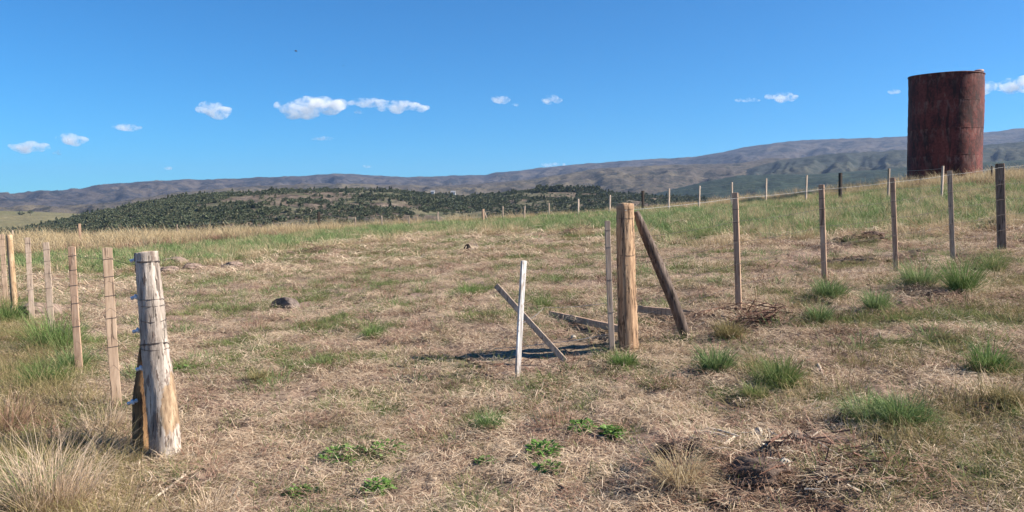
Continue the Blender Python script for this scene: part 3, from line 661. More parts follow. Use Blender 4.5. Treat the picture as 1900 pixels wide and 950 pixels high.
M['batten'] = wood_mat('sawn_batten', (.24,.16,.11), (.40,.285,.20), (.51,.38,.275), 45, .04, None, None, .002)
M['red_batten'] = wood_mat('reddish_batten', (.19,.115,.078), (.41,.27,.185), (.55,.39,.275), 45, .04, None, None, .003)
M['grey_batten'] = wood_mat('grey_batten', (.19,.14,.11), (.32,.245,.19), (.44,.35,.28), 45, .04, None, None, .003)
M['pink_batten'] = wood_mat('pinkish_batten', (.25,.185,.14), (.39,.295,.225), (.50,.40,.315), 45, .04, None, None, .003)
def stain(n, co, c):
    z = n.n('ShaderNodeSeparateXYZ', Vector=co).outputs[2]; f = n.math('ADD', z, n.math('MULTIPLY', n.math('SUBTRACT', n.noise(n.mapping(co, (1, 1, .3)), 30, 4), .5), .5))
    c = n.mix(n.math('MULTIPLY', n.sm(f, .16, -.02), .75), c, (.22, .165, .125)); chip = n.sm(n.noise(n.mapping(co, (1, 1, .4)), 60, 4, .6), .60, .66)
    return n.mix(chip, c, (.30, .25, .21))
M['white_batten'] = wood_mat('white_painted_batten', (.22,.19,.17), (.55,.53,.52), (.66,.64,.63), 40, .05, stain, (.36,.31,.27), .003)
M['yellow_post'] = wood_mat('yellow_post', (.20,.12,.065), (.40,.265,.155), (.53,.385,.25), 34, .06)
M['dark_post'] = wood_mat('dark_square_post', (.07,.048,.037), (.17,.12,.09), (.30,.22,.165), 30, .08)
M['black_post'] = wood_mat('blackened_post', (.02,.016,.014), (.045,.035,.03), (.09,.07,.06), 30, .08)
M['cut_wood'] = wood_mat('cut_wood', (.38,.25,.14), (.58,.42,.26), (.70,.54,.36), 12, 1.0)
M['pale_stake'] = wood_mat('pale_stake', (.34,.25,.19), (.50,.39,.31), (.62,.50,.41), 40, .05)
def simple(name, c, rough=.5, metal=0.0, var=.25, sc=30):
    n = NT(name); f = n.noise(n.coord('Object'), sc, 4, .6)
    return n.princ(n.mix(n.sm(f, .3, .7), tuple(x * (1 - var) for x in c), tuple(min(1, x * (1 + var)) for x in c)), rough, n.bump(f, .3, .004), .4, metal)
M['wire'] = simple('rusty_wire', (.07,.055,.05), .6, .3)
M['white_wire'] = simple('white_wire', (.45,.45,.44), .5)
M['galv'] = simple('galvanised_wire', (.38,.38,.38), .45, .5)
M['insulator'] = simple('pale_insulator', (.56,.62,.70), .3)

def post_from_px(name, base, pixpts, d, widths, mat, dd=None, **kw):
    """pixpts from the foot up; depth d of the timber's middle; the foot is sunk a little into the soil"""
    w = [P(px, py, d if dd is None else dd[i]) for i, (px, py) in enumerate(pixpts)]
    e = empty_root = base; root = w[0].copy(); root.z = min(gz1(root.x, root.y), root.z)
    loc = [p - root for p in w]; loc[0] = loc[0] - (loc[1] - loc[0]).normalized() * .12
    o = shaft(name, loc, [x * d / FPX / 2 for x in widths] if widths else None, mat=mat, **kw)
    o.location = root; return o

# main strainer post in the left foreground
D = 5.44
sp = post_from_px('strainer_post', None, [(309,850),(304,780),(297,715),(287,640),(281,560),(275,500),(271,468)], D, [53,54,52,47,44,42,41], M['grey_post'], seg=32, rough=.085, seed=3, topmat=M['cut_wood'], sub=10)
tag(sp, 'thick weathered grey strainer post with an orange scar near its foot', 'fence post')
stub = post_from_px('log_post', None, [(264,836),(263,790),(264,745),(267,700),(270,660),(272,610)], 5.62, [31,33,34,29,25,14], M['brown_stub'], seg=16, rough=.10, seed=5, sub=8)
tag(stub, 'short rough brown log leaning behind the thick grey post', 'log')
def at_post(py, off=0): # middle of the post at a photo row
    ys = [850,780,715,640,560,500,468]; xs = [309,304,297,287,281,275,271]; ws = [53,54,52,47,44,42,41]
    return np.interp(-py, [-v for v in ys], xs), np.interp(-py, [-v for v in ys], ws)
wid = 0
for (py, tilt, turns) in ((487, .0, 2), (556, .01, 1), (566, -.02, 1), (592, -.05, 1), (640, .04, 2), (646, -.02, 1)):
    cx, w = at_post(py); c = P(cx, py, D) - sp.location; r = w * D / FPX / 2 * 1.03
    pts = [(c.x + r * math.cos(a), c.y + r * math.sin(a), c.z + .35 * tilt * math.cos(a + 1) + .006 * a / 6.28) for a in np.linspace(0, 6.283 * turns, 22 * turns + 1)]
    tube('wire_wrap', pts, .0022, M['wire'], sp)
def lathe(name, prof_, mat, parent, loc, rot=(0, 0, 0), seg=14):
    V = []; 
    for (r, z) in prof_: V += [(r * math.cos(a), r * math.sin(a), z) for a in np.linspace(0, 2 * math.pi, seg, endpoint=False)]
    m = len(prof_); i = np.arange(m - 1)[:, None] * seg; j = np.arange(seg)[None]; j2 = (j + 1) % seg
    q = np.stack([i + j, i + j2, i + seg + j2, i + seg + j], -1).reshape(-1, 4)
    o = link(name, mesh_np(name, V, q, None, True), mat, parent); o.location = loc; o.rotation_euler = rot; return o
for py in (482, 551, 613, 683, 746):
    cx, w = at_post(py); c = P(cx - w / 2 - 6, py, D + .03) - sp.location
    if py == 746: c = P(246, 746, 5.55) - sp.location
    if py == 482: c = P(251, 482, D + .05) - sp.location
    lathe('insulator', [(.002, -.035), (.012, -.034), (.013, -.018), (.008, -.012), (.019, -.004), (.020, .006), (.009, .012), (.014, .022), (.012, .034), (.002, .036)], M['insulator'], sp, c, (0, R(72), R(20)))

def tie(parent, c, w, d, tilt=0.0, yaw=0.0):
    pts = [(c[0] + (sx * w * math.cos(yaw) - sy * d * math.sin(yaw)) / 2, c[1] + (sx * w * math.sin(yaw) + sy * d * math.cos(yaw)) / 2, c[2] + tilt * sx) for sx, sy in ((-1, -1), (1, -1), (1, 1), (-1, 1), (-1, -1))]
    return tube('wire_tie', pts, .0022, M['wire'], parent, 4)
def batten(name, top, foot, d, wpx, mat, label, cat, group, depth=None, ties=(), seed=0, bend=0.0, topmat=None, dtop=0.0, yaw=0.0, flat=.8):
    w = wpx * d / FPX / (abs(math.cos(yaw)) + flat * abs(math.sin(yaw))); dp = depth or w * flat
    mid = ((top[0] + foot[0]) / 2 + bend, (top[1] + foot[1]) / 2)
    a, b, c = P(*foot, d), P(*mid, d + dtop / 2), P(*top, d + dtop); root = a.copy()
    lo = a - root - (b - a).normalized() * .1
    o = shaft(name, [lo, b - root, c - root], None, square=(w, dp), rough=.12, seed=seed, mat=mat, sub=6, topmat=topmat, yaw=yaw)
    o.location = root; tag(o, label, cat, group)
    for f in ties:
        q = (a.lerp(c, f)) - root; tie(o, q, w * 1.06, dp * 1.06, .004, yaw)
    return o
LG = 'wooden posts of the fence running off behind the thick grey post'
T5 = (.38, .56, .70, .82, .93)
LEFT = [  # top, foot, depth, width px
    ((199,460),(217,755),6.5,18,'batten','pale tan sawn stake beside the thick grey post, nearest of its fence'),
    ((133,458),(148,696),8.2,13,'red_batten','reddish brown stake rising from a green tuft, second from the thick grey post'),
    ((85,450),(98,642),10.2,11,'pink_batten','pinkish stake with its foot hidden in green grass beside the brown boulder'),
    ((51,441),(60,597),12.5,9.5,'pink_batten','pale pinkish stake standing directly in front of the brown boulder'),
    ((3,435),(11,562),15.5,9,'batten','tan stake cut by the photo edge, beyond the slim round yellow post')]
lw = []
for i, (t, f, d, w, m, lab) in enumerate(LEFT):
    o = batten('fence_stake', t, f, d, w, M[m], lab, 'fence stake', LG, ties=T5, seed=i + 10, bend=-1.5 if i < 2 else 0, yaw=R((24, 12, 22, 26, 24)[i]), flat=.4)
    lw.append((t, f, d))
yp = post_from_px('fence_post', None, [(29,592),(25,540),(21,490),(17,436)], 13.6, [12,11.5,11,10.5], M['yellow_post'], seg=14, rough=.06, seed=8, topmat=M['cut_wood'])
tag(yp, 'slim round yellowish post between two stakes, its bark stripped', 'fence post', LG)

# gate post with its brace
gp = post_from_px('gate_post', None, [(1166,650),(1164,600),(1161,500),(1160,440),(1159,378)], 7.7, [35,36,33,32,31], M['orange_post'], seg=34, rough=.11, seed=12, topmat=M['cut_wood'], sub=10)
tag(gp, 'thick round orange brown gate post with flaking bark and pale cut top', 'gate post')
for py in (387, 404, 472):
    cx = np.interp(py, [378, 650], [1159, 1166]); c = P(cx, py, 7.7) - gp.location; r = (31 + (py - 378) / 272 * 4) * 7.7 / FPX / 2 * 1.03
    tube('wire_wrap', [(c.x + r * math.cos(a), c.y + r * math.sin(a), c.z + .006 * math.sin(a)) for a in np.linspace(0, 6.283, 23)], .0017, M['wire'], gp)
br = post_from_px('brace_pole', None, [(1271,620),(1254,570),(1236,525),(1207,458),(1189,416),(1180,393)], 7.78, [20,21,22,20,17,12], M['dark_log'], seg=16, rough=.07, seed=14, sub=8, dd=[7.95,7.9,7.88,7.83,7.8,7.78])
tag(br, 'bent dark brown brace pole leaning against the round gate post', 'brace pole')
batten('fence_stake', (1127,410), (1136,652), 7.62, 10, M['pink_batten'], 'thin stake standing close against the round gate post', 'fence stake', None, ties=(.3, .55, .8, .93), seed=31, bend=-1)
# the sagging gate's loose battens
batten('gate_batten', (972,484), (961,690), 7.05, 11.5, M['white_batten'], 'white painted batten standing upright in the gateway', 'gate batten', 'loose battens of the wire gate', seed=32, bend=-1, yaw=R(38), flat=.45)
batten('gate_batten', (921,530), (1035,655), 7.35, 10.5, M['grey_batten'], 'grey batten slanting behind the upright white one', 'gate batten', 'loose battens of the wire gate', seed=33, depth=.045, dtop=.25)
def lying(name, a, b, w, h, mat, label, cat, group, seed=0, up=(.0, .0)):
    A = on_ground(*a); B = on_ground(*b); A.z += h * .3 + up[0]; B.z += h * .3 + up[1]; o = shaft(name, [(0, 0, 0), (B - A) * .5, B - A], None, square=(w, h), rough=.12, seed=seed, mat=mat, sub=5)
    o.location = A; return tag(o, label, cat, group)
lying('gate_batten', (1150,630), (1022,588), .07, .05, M['red_batten'], 'brown grey batten lying on the ground behind the thin stake', 'gate batten', 'loose battens of the wire gate', 34, (.07, .015))
lying('gate_batten', (1262,597), (1172,588), .075, .045, M['red_batten'], 'batten lying between the gate post and the brace pole', 'gate batten', 'loose battens of the wire gate', 35, (.07, .09))

# right hand fence
RG = 'wooden posts of the fence climbing the slope from the gate post'
RIGHT = [((1364,358),(1371,577),8.9,13,'red_batten','reddish square stake with a brush pile at its foot'),
         ((1524,343),(1530,525),10.4,12,'red_batten','brown stake rising behind a green tuft, second along from the gate post'),
         ((1656,330),(1663,508),11.4,11,'red_batten','brown stake between dark clods and a wide green tuft'),
         ((1762,317),(1768,480),12.3,10,'batten','stake in front of the rusty tank, just before the dark square post')]
for i, (t, f, d, w, m, lab) in enumerate(RIGHT):
    batten('fence_stake', t, f, d, w, M[m], lab, 'fence stake', RG, ties=(.4, .6, .75, .86, .96), seed=i + 40, yaw=R((-24, -28, -30, -22)[i]), flat=.8)
batten('fence_post', (1855,304), (1859,462), 13.1, 17, M['dark_post'], 'thick dark brown square post, last before the photo edge', 'fence post', RG, seed=46, ties=(.6, .8, .96), topmat=M['cut_wood'], yaw=R(-20), flat=.9)

# wires, post to post with a little sag
def wire(name, pts, r, mat, label, sag=.02):
    out = []
    for a, b in zip(pts[:-1], pts[1:]):
        for k in range(6):
            t = k / 6; p = a.lerp(b, t); p.z -= sag * 4 * t * (1 - t); out.append(p)
    out.append(pts[-1]); root = out[0].copy(); o = tube(name, [p - root for p in out], r, mat, None, 4); o.location = root
    return tag(o, label, 'wire')
rf = [((1159,378),(1166,650),7.6)] + [(t, f, d - .06) for t, f, d, *_ in RIGHT] + [((1855,304),(1859,462),12.95), ((1990,290),(1995,440),15.0)]
def along(seq, frac, dy=0): return [P(t[0] + (f[0] - t[0]) * (1 - frac), t[1] + (f[1] - t[1]) * (1 - frac) + dy, d) for t, f, d in seq]
for fr, lab in ((.22, 'lowest'), (.40, 'second lowest'), (.58, 'middle'), (.76, 'second highest')):
    wire('fence_wire', along(rf, fr), .002, M['wire'], lab + ' thin dark wire of the fence climbing from the gate post')
wire('fence_wire', along(rf, .955), .0014, M['white_wire'], 'bright white top wire of the fence climbing from the gate post', .01)
lf = [((271,468),(309,850),5.5), ((199,460),(217,755),6.45), ((133,458),(148,696),8.15), ((85,450),(98,642),10.15), ((51,441),(60,597),12.45), ((20,436),(29,592),13.5), ((3,435),(11,562),15.4), ((-60,432),(-52,545),17.5)]
for fr, lab in ((.26, 'lowest'), (.44, 'second lowest'), (.62, 'middle'), (.79, 'second highest'), (.94, 'highest')):
    wire('fence_wire', along(lf, fr), .0014, M['wire'], lab + ' thin wire of the fence running behind the thick grey post')
a = on_ground(885, 648); b = on_ground(1020, 657); c2 = on_ground(1130, 640)
wire('gate_wire', [a + Vector((0, 0, .02)), b + Vector((0, 0, .10)), c2 + Vector((0, 0, .12))], .0025, M['galv'], 'slack pale wire of the collapsed gate near the ground', .01)
a = P(1140, 560, 7.6); b = on_ground(1010, 590)
wire('gate_wire', [a, b + Vector((0, 0, .12)), P(968, 600, 7.1)], .002, M['galv'], 'thin pale gate wire from the thin stake to the white batten', .02)

# far fence along the crest
FG = 'posts of the far fence along the hill crest'
FAR = [  # top, foot y, depth, width px, material, label
    (25,427,455,44,3,'pale_stake','short far stake in dry grass left of the taller reddish one'),
    (149,415,460,40,6,'red_batten','reddish far post standing above the dry grass at the valley end'),
    (247,422,452,44,2.5,'grey_batten','faint grey far stake right of the reddish far post in dry grass'),
    (330,416,448,46,2.5,'grey_batten','faint grey far stake below the rocky patch of the wooded hill'),
    (592,393,431,48,6,'black_post','dark far post standing alone in front of the wooded hill'),
    (659,403,427,48,3,'grey_batten','dull far stake, first one right of the lone dark post'),
    (709,400,426,48,3,'grey_batten','dull far stake, second one right of the lone dark post'),
    (759,401,422,48,3,'grey_batten','dull far stake, third one right of the lone dark post'),
    (812,393,420,48,4,'grey_batten','taller dull far stake midway between the lone dark post and the braced corner post'),
    (897,388,415,48,6,'red_batten','reddish far corner post with a brace beside it'),
    (933,383,409,48,3.4,'pink_batten','pinkish far stake just right of the braced corner post'),
    (973,382,408,48,3.4,'pink_batten','pinkish far stake above the top of the white batten'),
    (1019,377,405,48,3.6,'pink_batten','pinkish far stake halfway between white batten and gate post'),
    (1073,369,406,48,4,'pale_stake','pale far stake against the dark woods before the gate post'),
    (1131,362,403,47,4.2,'pale_stake','pale far stake just above the thin stake'),
    (1193,354,394,47,6,'black_post','dark far post just right of the round gate post top'),
    (1241,350,391,46,4,'pale_stake','pale far stake, first right of the dark far post'),
    (1297,345,388,45,4,'pale_stake','pale far stake, second right of the dark far post'),
    (1358,338,383,45,4,'pale_stake','pale far stake directly behind the reddish square stake'),
    (1421,331,376,44,4,'pale_stake','pale far stake against the dark pine hill right of the reddish square stake'),
    (1495,325,376,40,4.2,'pale_stake','tall pale far stake left of the blackened square far post'),
    (1559,321,377,35,7.5,'black_post','blackened square far post on the green slope'),
    (1648,313,372,33,5,'grey_batten','grey far stake left of the rusty tank'),
    (1747,308,369,31,5,'pale_stake','pale far stake standing before the foot of the rusty tank'),
    (1840,308,340,38,3.5,'black_post','tiny dark post right of the tank foot on the crest')]
fw = []
for i, (px, ty, fy, d, w, m, lab) in enumerate(FAR):
    f = P(px, fy, d); z = gz1(f.x, f.y); t = P(px, ty, d); h = max(t.z - z, .5)
    name = 'fence_post' if w >= 6 else 'fence_stake'
    o = shaft(name, [(0, 0, -.2), (0.01 * (i % 3 - 1), 0, h * .5), (0.02 * (i % 3 - 1), 0, h)], None, square=(w * d / FPX * .75, w * d / FPX * .65), rough=.1, seed=60 + i, mat=M[m], sub=3, yaw=R(30))
    o.location = (f.x, f.y, z); tag(o, lab, 'fence post' if w >= 6 else 'fence stake', FG)
    if 2 < i < len(FAR) - 1: fw.append(Vector((f.x, f.y, z)) + Vector((0, -.04, h)))
    if px == 897:
        b = shaft('brace', [(.30, .1, -.1), (.16, .05, h * .42), (.02, -.02, h * .85)], [.05, .05, .04], seg=8, mat=M['pink_batten'], seed=77, sub=3); b.parent = o
for dz, lab in ((.10, 'upper'), (.45, 'middle'), (.8, 'lower')):
    wire('fence_wire', [p - Vector((0, 0, dz)) for p in fw], .0035, M['galv'], lab + ' wire of the far fence along the hill crest', .03)

# ------------------------------------------------------------------ the rusty tank
def tank():
    c = P(1752, 330, 45.0); zb = gz1(c.x, c.y); Rd = 61.5 * 45 / FPX; top = P(1757, 133, 45 - Rd).z
    root = empty('water_tank', (c.x, c.y, zb)); tag(root, 'tall rusty red brown steel water tank standing on the hilltop', 'water tank')
    H = top - zb; seg = 96
    n = NT('rusty_steel'); co = n.coord('Object'); xyz = n.n('ShaderNodeSeparateXYZ', Vector=co).outputs
    ang = n.math('ARCTAN2', xyz[1], xyz[0]); cv = n.n('ShaderNodeCombineXYZ', X=n.math('MULTIPLY', ang, 2.1), Y=n.math('MULTIPLY', xyz[2], .16), Z=0.0).outputs[0]
    st = n.noise(cv, 3.2, 6, .65, .3); cl = n.noise(n.mapping(co, (1, 1, .55)), 1.1, 6, .62); fi = n.noise(co, 9, 5, .7)
    col = n.ramp(n.math('ADD', n.math('MULTIPLY', cl, .6), n.math('MULTIPLY', fi, .4)), [(.36, (.022,.006,.006)), (.47, (.068,.014,.012)), (.56, (.145,.030,.023)), (.66, (.22,.056,.042))])
    col = n.mix(n.math('MULTIPLY', n.sm(st, .50, .62), .85), col, (.024,.009,.008))
    pal = n.math('MULTIPLY', n.sm(n.noise(n.mapping(cv, (1, 1.6, 1), (0, 0, 0), (3.1, 7.7, 0)), 4.2, 6, .68, .2), .60, .70), n.sm(cl, .38, .52))
    col = n.mix(n.math('MULTIPLY', pal, .8), col, (.24,.14,.115))
    fr = n.math('FRACT', n.math('DIVIDE', xyz[2], H * .25)); run = n.sm(fr, .35, .98)
    dr = n.math('MULTIPLY', run, n.sm(n.noise(n.n('ShaderNodeCombineXYZ', X=n.math('MULTIPLY', ang, 2.1), Y=n.math('MULTIPLY', xyz[2], .35), Z=2.0).outputs[0], 4.0, 5, .65, .2), .50, .60))
    col = n.mix(n.math('MULTIPLY', dr, .55), col, (.22,.115,.095))
    b = n.bump(n.math('ADD', n.math('MULTIPLY', fi, .3), n.math('MULTIPLY', cl, .8)), .5, .06)
    steel = n.princ(col, .75, b, .35, 0.0)
    M['steel'] = steel
    def rim(a):   # height of the torn top edge: higher on the side away from the valley
        return .02 * math.sin(3 * a + .6) + -.03 * math.cos(a) - .06 * math.exp(-((math.degrees((a + 1.9 + math.pi) % (2 * math.pi)) - 180) / 60) ** 2)
    def dent(a, z): return 1 + .010 * math.sin(2 * a + 1.2 + z * .35) + .014 * math.sin(3 * a + z * .8) * math.exp(-((z - 4) / 3) ** 2)
    edges = [-.4, H * .26, H * .50, H * .75, H]
    for k in range(4):
        z0, z1 = edges[k], edges[k + 1]; V = []; rows = 9
        for i in range(rows):
            for s in range(seg):
                a = 2 * math.pi * s / seg; z = z0 + (z1 - z0) * i / (rows - 1)
                if k == 3: z += rim(a) * i / (rows - 1)
                r = Rd * dent(a, z) * (1 + .004 * ((k + 1) % 2)) + .008 * math.sin(i * 2.1 + s)
                V.append((r * math.cos(a), r * math.sin(a), z))
        i = np.arange(rows - 1)[:, None] * seg; j = np.arange(seg)[None]; j2 = (j + 1) % seg
        q = np.stack([i + j, i + j2, i + seg + j2, i + seg + j], -1).reshape(-1, 4)
        o = link('steel_course', mesh_np('steel_course', V, q, None, True), steel, root)
    for k in range(1, 4):
        z = edges[k]; pts = [(Rd * 1.003 * dent(a, z) * math.cos(a), Rd * 1.003 * dent(a, z) * math.sin(a), z + .01 * math.sin(a * 5)) for a in np.linspace(0, 2 * math.pi, 73)]
        tube('seam', pts, .011, steel, root, 6)
    pts = [(Rd * .999 * dent(a, H) * math.cos(a), Rd * .999 * dent(a, H) * math.sin(a), H + rim(a)) for a in np.linspace(0, 2 * math.pi, 97)]
    tube('rim', pts, .04, steel, root, 6)
    V = [(Rd * .985 * dent(2 * math.pi * s / seg, H) * math.cos(2 * math.pi * s / seg), Rd * .985 * dent(2 * math.pi * s / seg, H) * math.sin(2 * math.pi * s / seg), H + rim(2 * math.pi * s / seg) - .10) for s in range(seg)] + [(0, 0, H)]
    link('roof_plate', mesh_np('roof_plate', V, None, [(s, (s + 1) % seg, seg) for s in range(seg)]), steel, root)
    hm = simple('faded_pink_paint', (.36,.22,.19), .6)
    a = R(-72 + 12); pos = (Rd * .90 * math.cos(a), Rd * .90 * math.sin(a), H + .18)
    lathe('hatch', [(.002, -.03), (.10, -.03), (.20, -.05), (.21, -.07), (.25, -.08), (.25, -.18), (.002, -.18)], hm, root, pos, (R(6), R(-8), 0), 20)
    root.rotation_euler = (0, R(-1.2), R(12)); return root
tank()

# ------------------------------------------------------------------ stones, clods and sticks
def rock_mat(name, a, b, c, sc=6):
    n = NT(name); co = n.coord('Object'); f = n.noise(co, sc, 6, .65); g = n.noise(co, sc * 5, 4, .7)
    col = n.ramp(n.math('ADD', n.math('MULTIPLY', f, .6), n.math('MULTIPLY', g, .4)), [(.34, a), (.5, b), (.66, c)])
    return n.princ(col, .9, n.bump(n.math('ADD', f, n.math('MULTIPLY', g, .5)), .8, .02), .2)
M['stone'] = rock_mat('grey_stone', (.11,.09,.08), (.20,.165,.145), (.30,.255,.225))
M['brown_stone'] = rock_mat('brown_stone', (.10,.07,.055), (.24,.175,.14), (.34,.26,.21))
M['dark_clod'] = rock_mat('dark_earth', (.045,.032,.026), (.12,.086,.068), (.22,.165,.13), 11)
M['dull_stone'] = rock_mat('dull_stone', (.05,.038,.033), (.135,.104,.09), (.23,.185,.16))
M['pale_stone'] = rock_mat('pale_stone', (.38,.33,.26), (.56,.50,.41), (.68,.62,.52))
M['black_stone'] = rock_mat('charred_wood', (.012,.010,.010), (.03,.025,.022), (.07,.058,.05))
def rock(name, px, py, wpx, hpx, mat, label, cat, seed=0, group=None, depth=.8, cuts=5, rough=.18, sink=.25, subd=4, planes=()):
    g = on_ground(px, py); k = pxm(g); w, h = wpx * k / 2 * 1.25, hpx * k * 1.25
    bm = bmesh.new(); bmesh.ops.create_icosphere(bm, subdivisions=subd, radius=1.0); gg = np.random.default_rng(seed)
    pl = [(lambda v: v / np.linalg.norm(v))(gg.normal(size=3)) for _ in range(cuts)]; lim = list(gg.uniform(.55, .85, cuts)); pl = pl + [np.array(c[0]) / np.linalg.norm(c[0]) for c in planes]; lim = lim + [c[1] for c in planes]
    if cat == 'clod': pl, lim, h, sink = [], [], h * .58, .40
    for v in bm.verts:
        p = np.array(v.co)
        for a, l in zip(pl, lim):
            s = p @ a
            if s > l: p = p - a * (s - l) * .9
        nz = fbm(np.array([p[0] * 1.6 + seed]), np.array([p[1] * 1.6 + p[2] * 2.1]), 4, seed)[0]
        p = p * (1 + rough * nz * 2); v.co = Vector((p[0] * w, p[1] * w * depth, p[2] * h * .62 + h * (.5 - sink)))
    for f in bm.faces: f.smooth = cat == 'clod'
    me = bpy.data.meshes.new(name); bm.to_mesh(me); bm.free()
    o = link(name, me, mat); o.location = g; o.rotation_euler = (0, 0, gg.uniform(0, .5))
    if cat == 'clod':      # dead grass and roots still hanging on the clod
        Vb, q, t, sh, tp = blades(int(160 + wpx * 6), 1.0, (.04, .14), (.002, .004), 1.3, .9, seed=seed + 7)
        Vb = Vb.reshape(-1, 5, 3); c = Vb[:, 0, :2].copy(); Vb -= np.concatenate([c, c[:, :1] * 0], 1)[:, None]
        rr = np.hypot(c[:, 0], c[:, 1]); zz = h * (.62 * np.sqrt(np.maximum(0, 1 - rr ** 2)) * .8 + .5 - sink) - .01
        Vb += np.stack([c[:, 0] * w, c[:, 1] * w * depth, zz], 1)[:, None]
        link('root_fringe', blade_mesh('root_fringe', [(Vb.reshape(-1, 3), q, t, sh, tp)]), M['brown_straw'], o)
    return tag(o, label, cat, group)
rock('boulder', 70, 590, 62, 36, M['brown_stone'], 'rounded brown boulder lying behind the pinkish stakes', 'boulder', 4, cuts=5, rough=.12, planes=(((-.9, -.4, -.1), .6),))
rock('stone', 524, 572, 50, 22, M['dull_stone'], 'grey half buried stone with a black shaded face', 'stone', 9, cuts=5, rough=.14, sink=.42, planes=(((-.75, -.66, .05), .12),))
rock('stone', 331, 488, 44, 11, M['brown_stone'], 'flat brown rock slab, topmost of the cluster behind the thick grey post', 'stone', 12, 'flat rocks behind the thick grey post')
rock('stone', 316, 508, 34, 12, M['brown_stone'], 'flat rock with a dark underside touching the thick grey post', 'stone', 13, 'flat rocks behind the thick grey post')
rock('stone', 355, 500, 34, 11, M['brown_stone'], 'low pinkish rock at the outer end of the cluster behind the thick grey post', 'stone', 14, 'flat rocks behind the thick grey post')
rock('stone', 432, 496, 34, 10, M['brown_stone'], 'low brown rock alone between the rock cluster and the earth mound', 'stone', 15)
rock('stump', 868, 468, 12, 15, M['black_stone'], 'small charred stump in the middle of the field', 'stump', 16, cuts=8, sink=.45)
rock('stone', 884, 463, 7, 9, M['stone'], 'small grey stone next to the charred stump', 'stone', 17)
rock('clod', 1410, 915, 92, 52, M['dark_clod'], 'largest dark brown turf clod among the turned earth', 'clod', 21, 'turned clods of earth in the near corner', rough=.3, cuts=2, sink=.42)
rock('clod', 1484, 855, 50, 42, M['dark_clod'], 'dark clod just above the pale stone in turned earth', 'clod', 22, 'turned clods of earth in the near corner', rough=.4, sink=.45)
rock('clod', 1255, 870, 54, 30, M['dark_clod'], 'low dark clod at the outer edge of the turned earth, toward the weeds', 'clod', 23, 'turned clods of earth in the near corner', rough=.4, sink=.45)
rock('clod', 1600, 905, 60, 30, M['dark_clod'], 'wide low clod below the black and white stone', 'clod', 24, 'turned clods of earth in the near corner', rough=.4, sink=.45)
rock('clod', 1360, 945, 60, 30, M['dark_clod'], 'dark clod at the very bottom of the photo under the largest clod', 'clod', 25, 'turned clods of earth in the near corner', rough=.4, sink=.45)
rock('clod', 1745, 552, 34, 22, M['dark_clod'], 'dark clod under the tallest green tuft below the fence', 'clod', 26, rough=.3)
rock('clod', 1850, 428, 40, 12, M['dark_clod'], 'dark clod at the foot of the thick square post', 'clod', 27, rough=.3)
rock('clod', 1620, 452, 30, 12, M['dark_clod'], 'dark clod on the earth mound behind the brown stakes', 'clod', 28, rough=.3)
rock('stone', 1636, 838, 30, 24, M['black_stone'], 'black stone with a pale lower edge on turned earth', 'stone', 29, rough=.25, sink=.42, cuts=7)
rock('stone', 1642, 845, 16, 11, M['pale_stone'], 'small white stone tucked under the black one', 'stone', 30)
rock('stone', 1453, 906, 24, 26, M['pale_stone'], 'cream coloured stone beside the largest dark clod', 'stone', 31, cuts=7)
rock('stone', 1407, 814, 13, 12, M['pale_stone'], 'small white stone above the largest dark clod', 'stone', 32)
rock('stone', 1439, 412, 9, 9, M['pale_stone'], 'white stone on the green slope behind the fence', 'stone', 33)
rock('stone', 1064, 630, 8, 5, M['pale_stone'], 'tiny pale stone by the fallen gate batten', 'stone', 34)

M['twig'] = wood_mat('red_brown_twig', (.07,.035,.025), (.16,.085,.06), (.26,.16,.12), 40, .2)
M['pale_twig'] = wood_mat('bleached_stick', (.36,.28,.20), (.55,.46,.36), (.66,.57,.46), 40, .1)
def stick(name, pts, r, mat, label, cat='stick', lift=.02, group=None):
    w = [on_ground(*p) + Vector((0, 0, lift)) for p in pts]; root = w[0].copy()
    o = shaft(name, [p - root for p in w], [r * (1 - .5 * i / len(w)) for i in range(len(w))], seg=7, rough=.2, seed=len(label), mat=mat, sub=4); o.location = root; return tag(o, label, cat, group)
stick('stick', [(1050,922),(1034,900),(1018,878)], .011, M['twig'], 'short dark stick lying on straw near the bottom of the photo')
stick('stick', [(262,945),(300,925),(345,905)], .010, M['pale_twig'], 'bleached pale stick below the thick grey post')
stick('stick', [(845,664),(890,676),(930,684)], .012, M['twig'], 'dark stick just outside the gate shadow')
stick('stick', [(880,692),(905,697),(920,703)], .010, M['twig'], 'short dark twig in front of the white batten foot')
for k, (a, b, c) in enumerate([((1290,822),(1320,830),(1352,842)), ((1310,818),(1340,826),(1370,838)), ((1340,852),(1352,846),(1362,838)), ((1280,838),(1310,842),(1335,846))]):
    stick('root', [a, b, c], .011, M['pale_twig'], ('longest bleached root', 'upper bleached root', 'short crosswise bleached root', 'lowest bleached root')[k] + ' in the pale bundle on turned earth', 'root', .04, 'bleached roots on the turned earth')
stick('root', [(1518,686),(1530,705),(1545,718)], .016, M['pale_twig'], 'bleached root lump lying between the green tufts and the fence', 'root', .03)
stick('branch', [(1290,598),(1335,580),(1385,584)], .022, M['twig'], 'dark branch lying beside the foot of the brace pole', 'branch', .04)

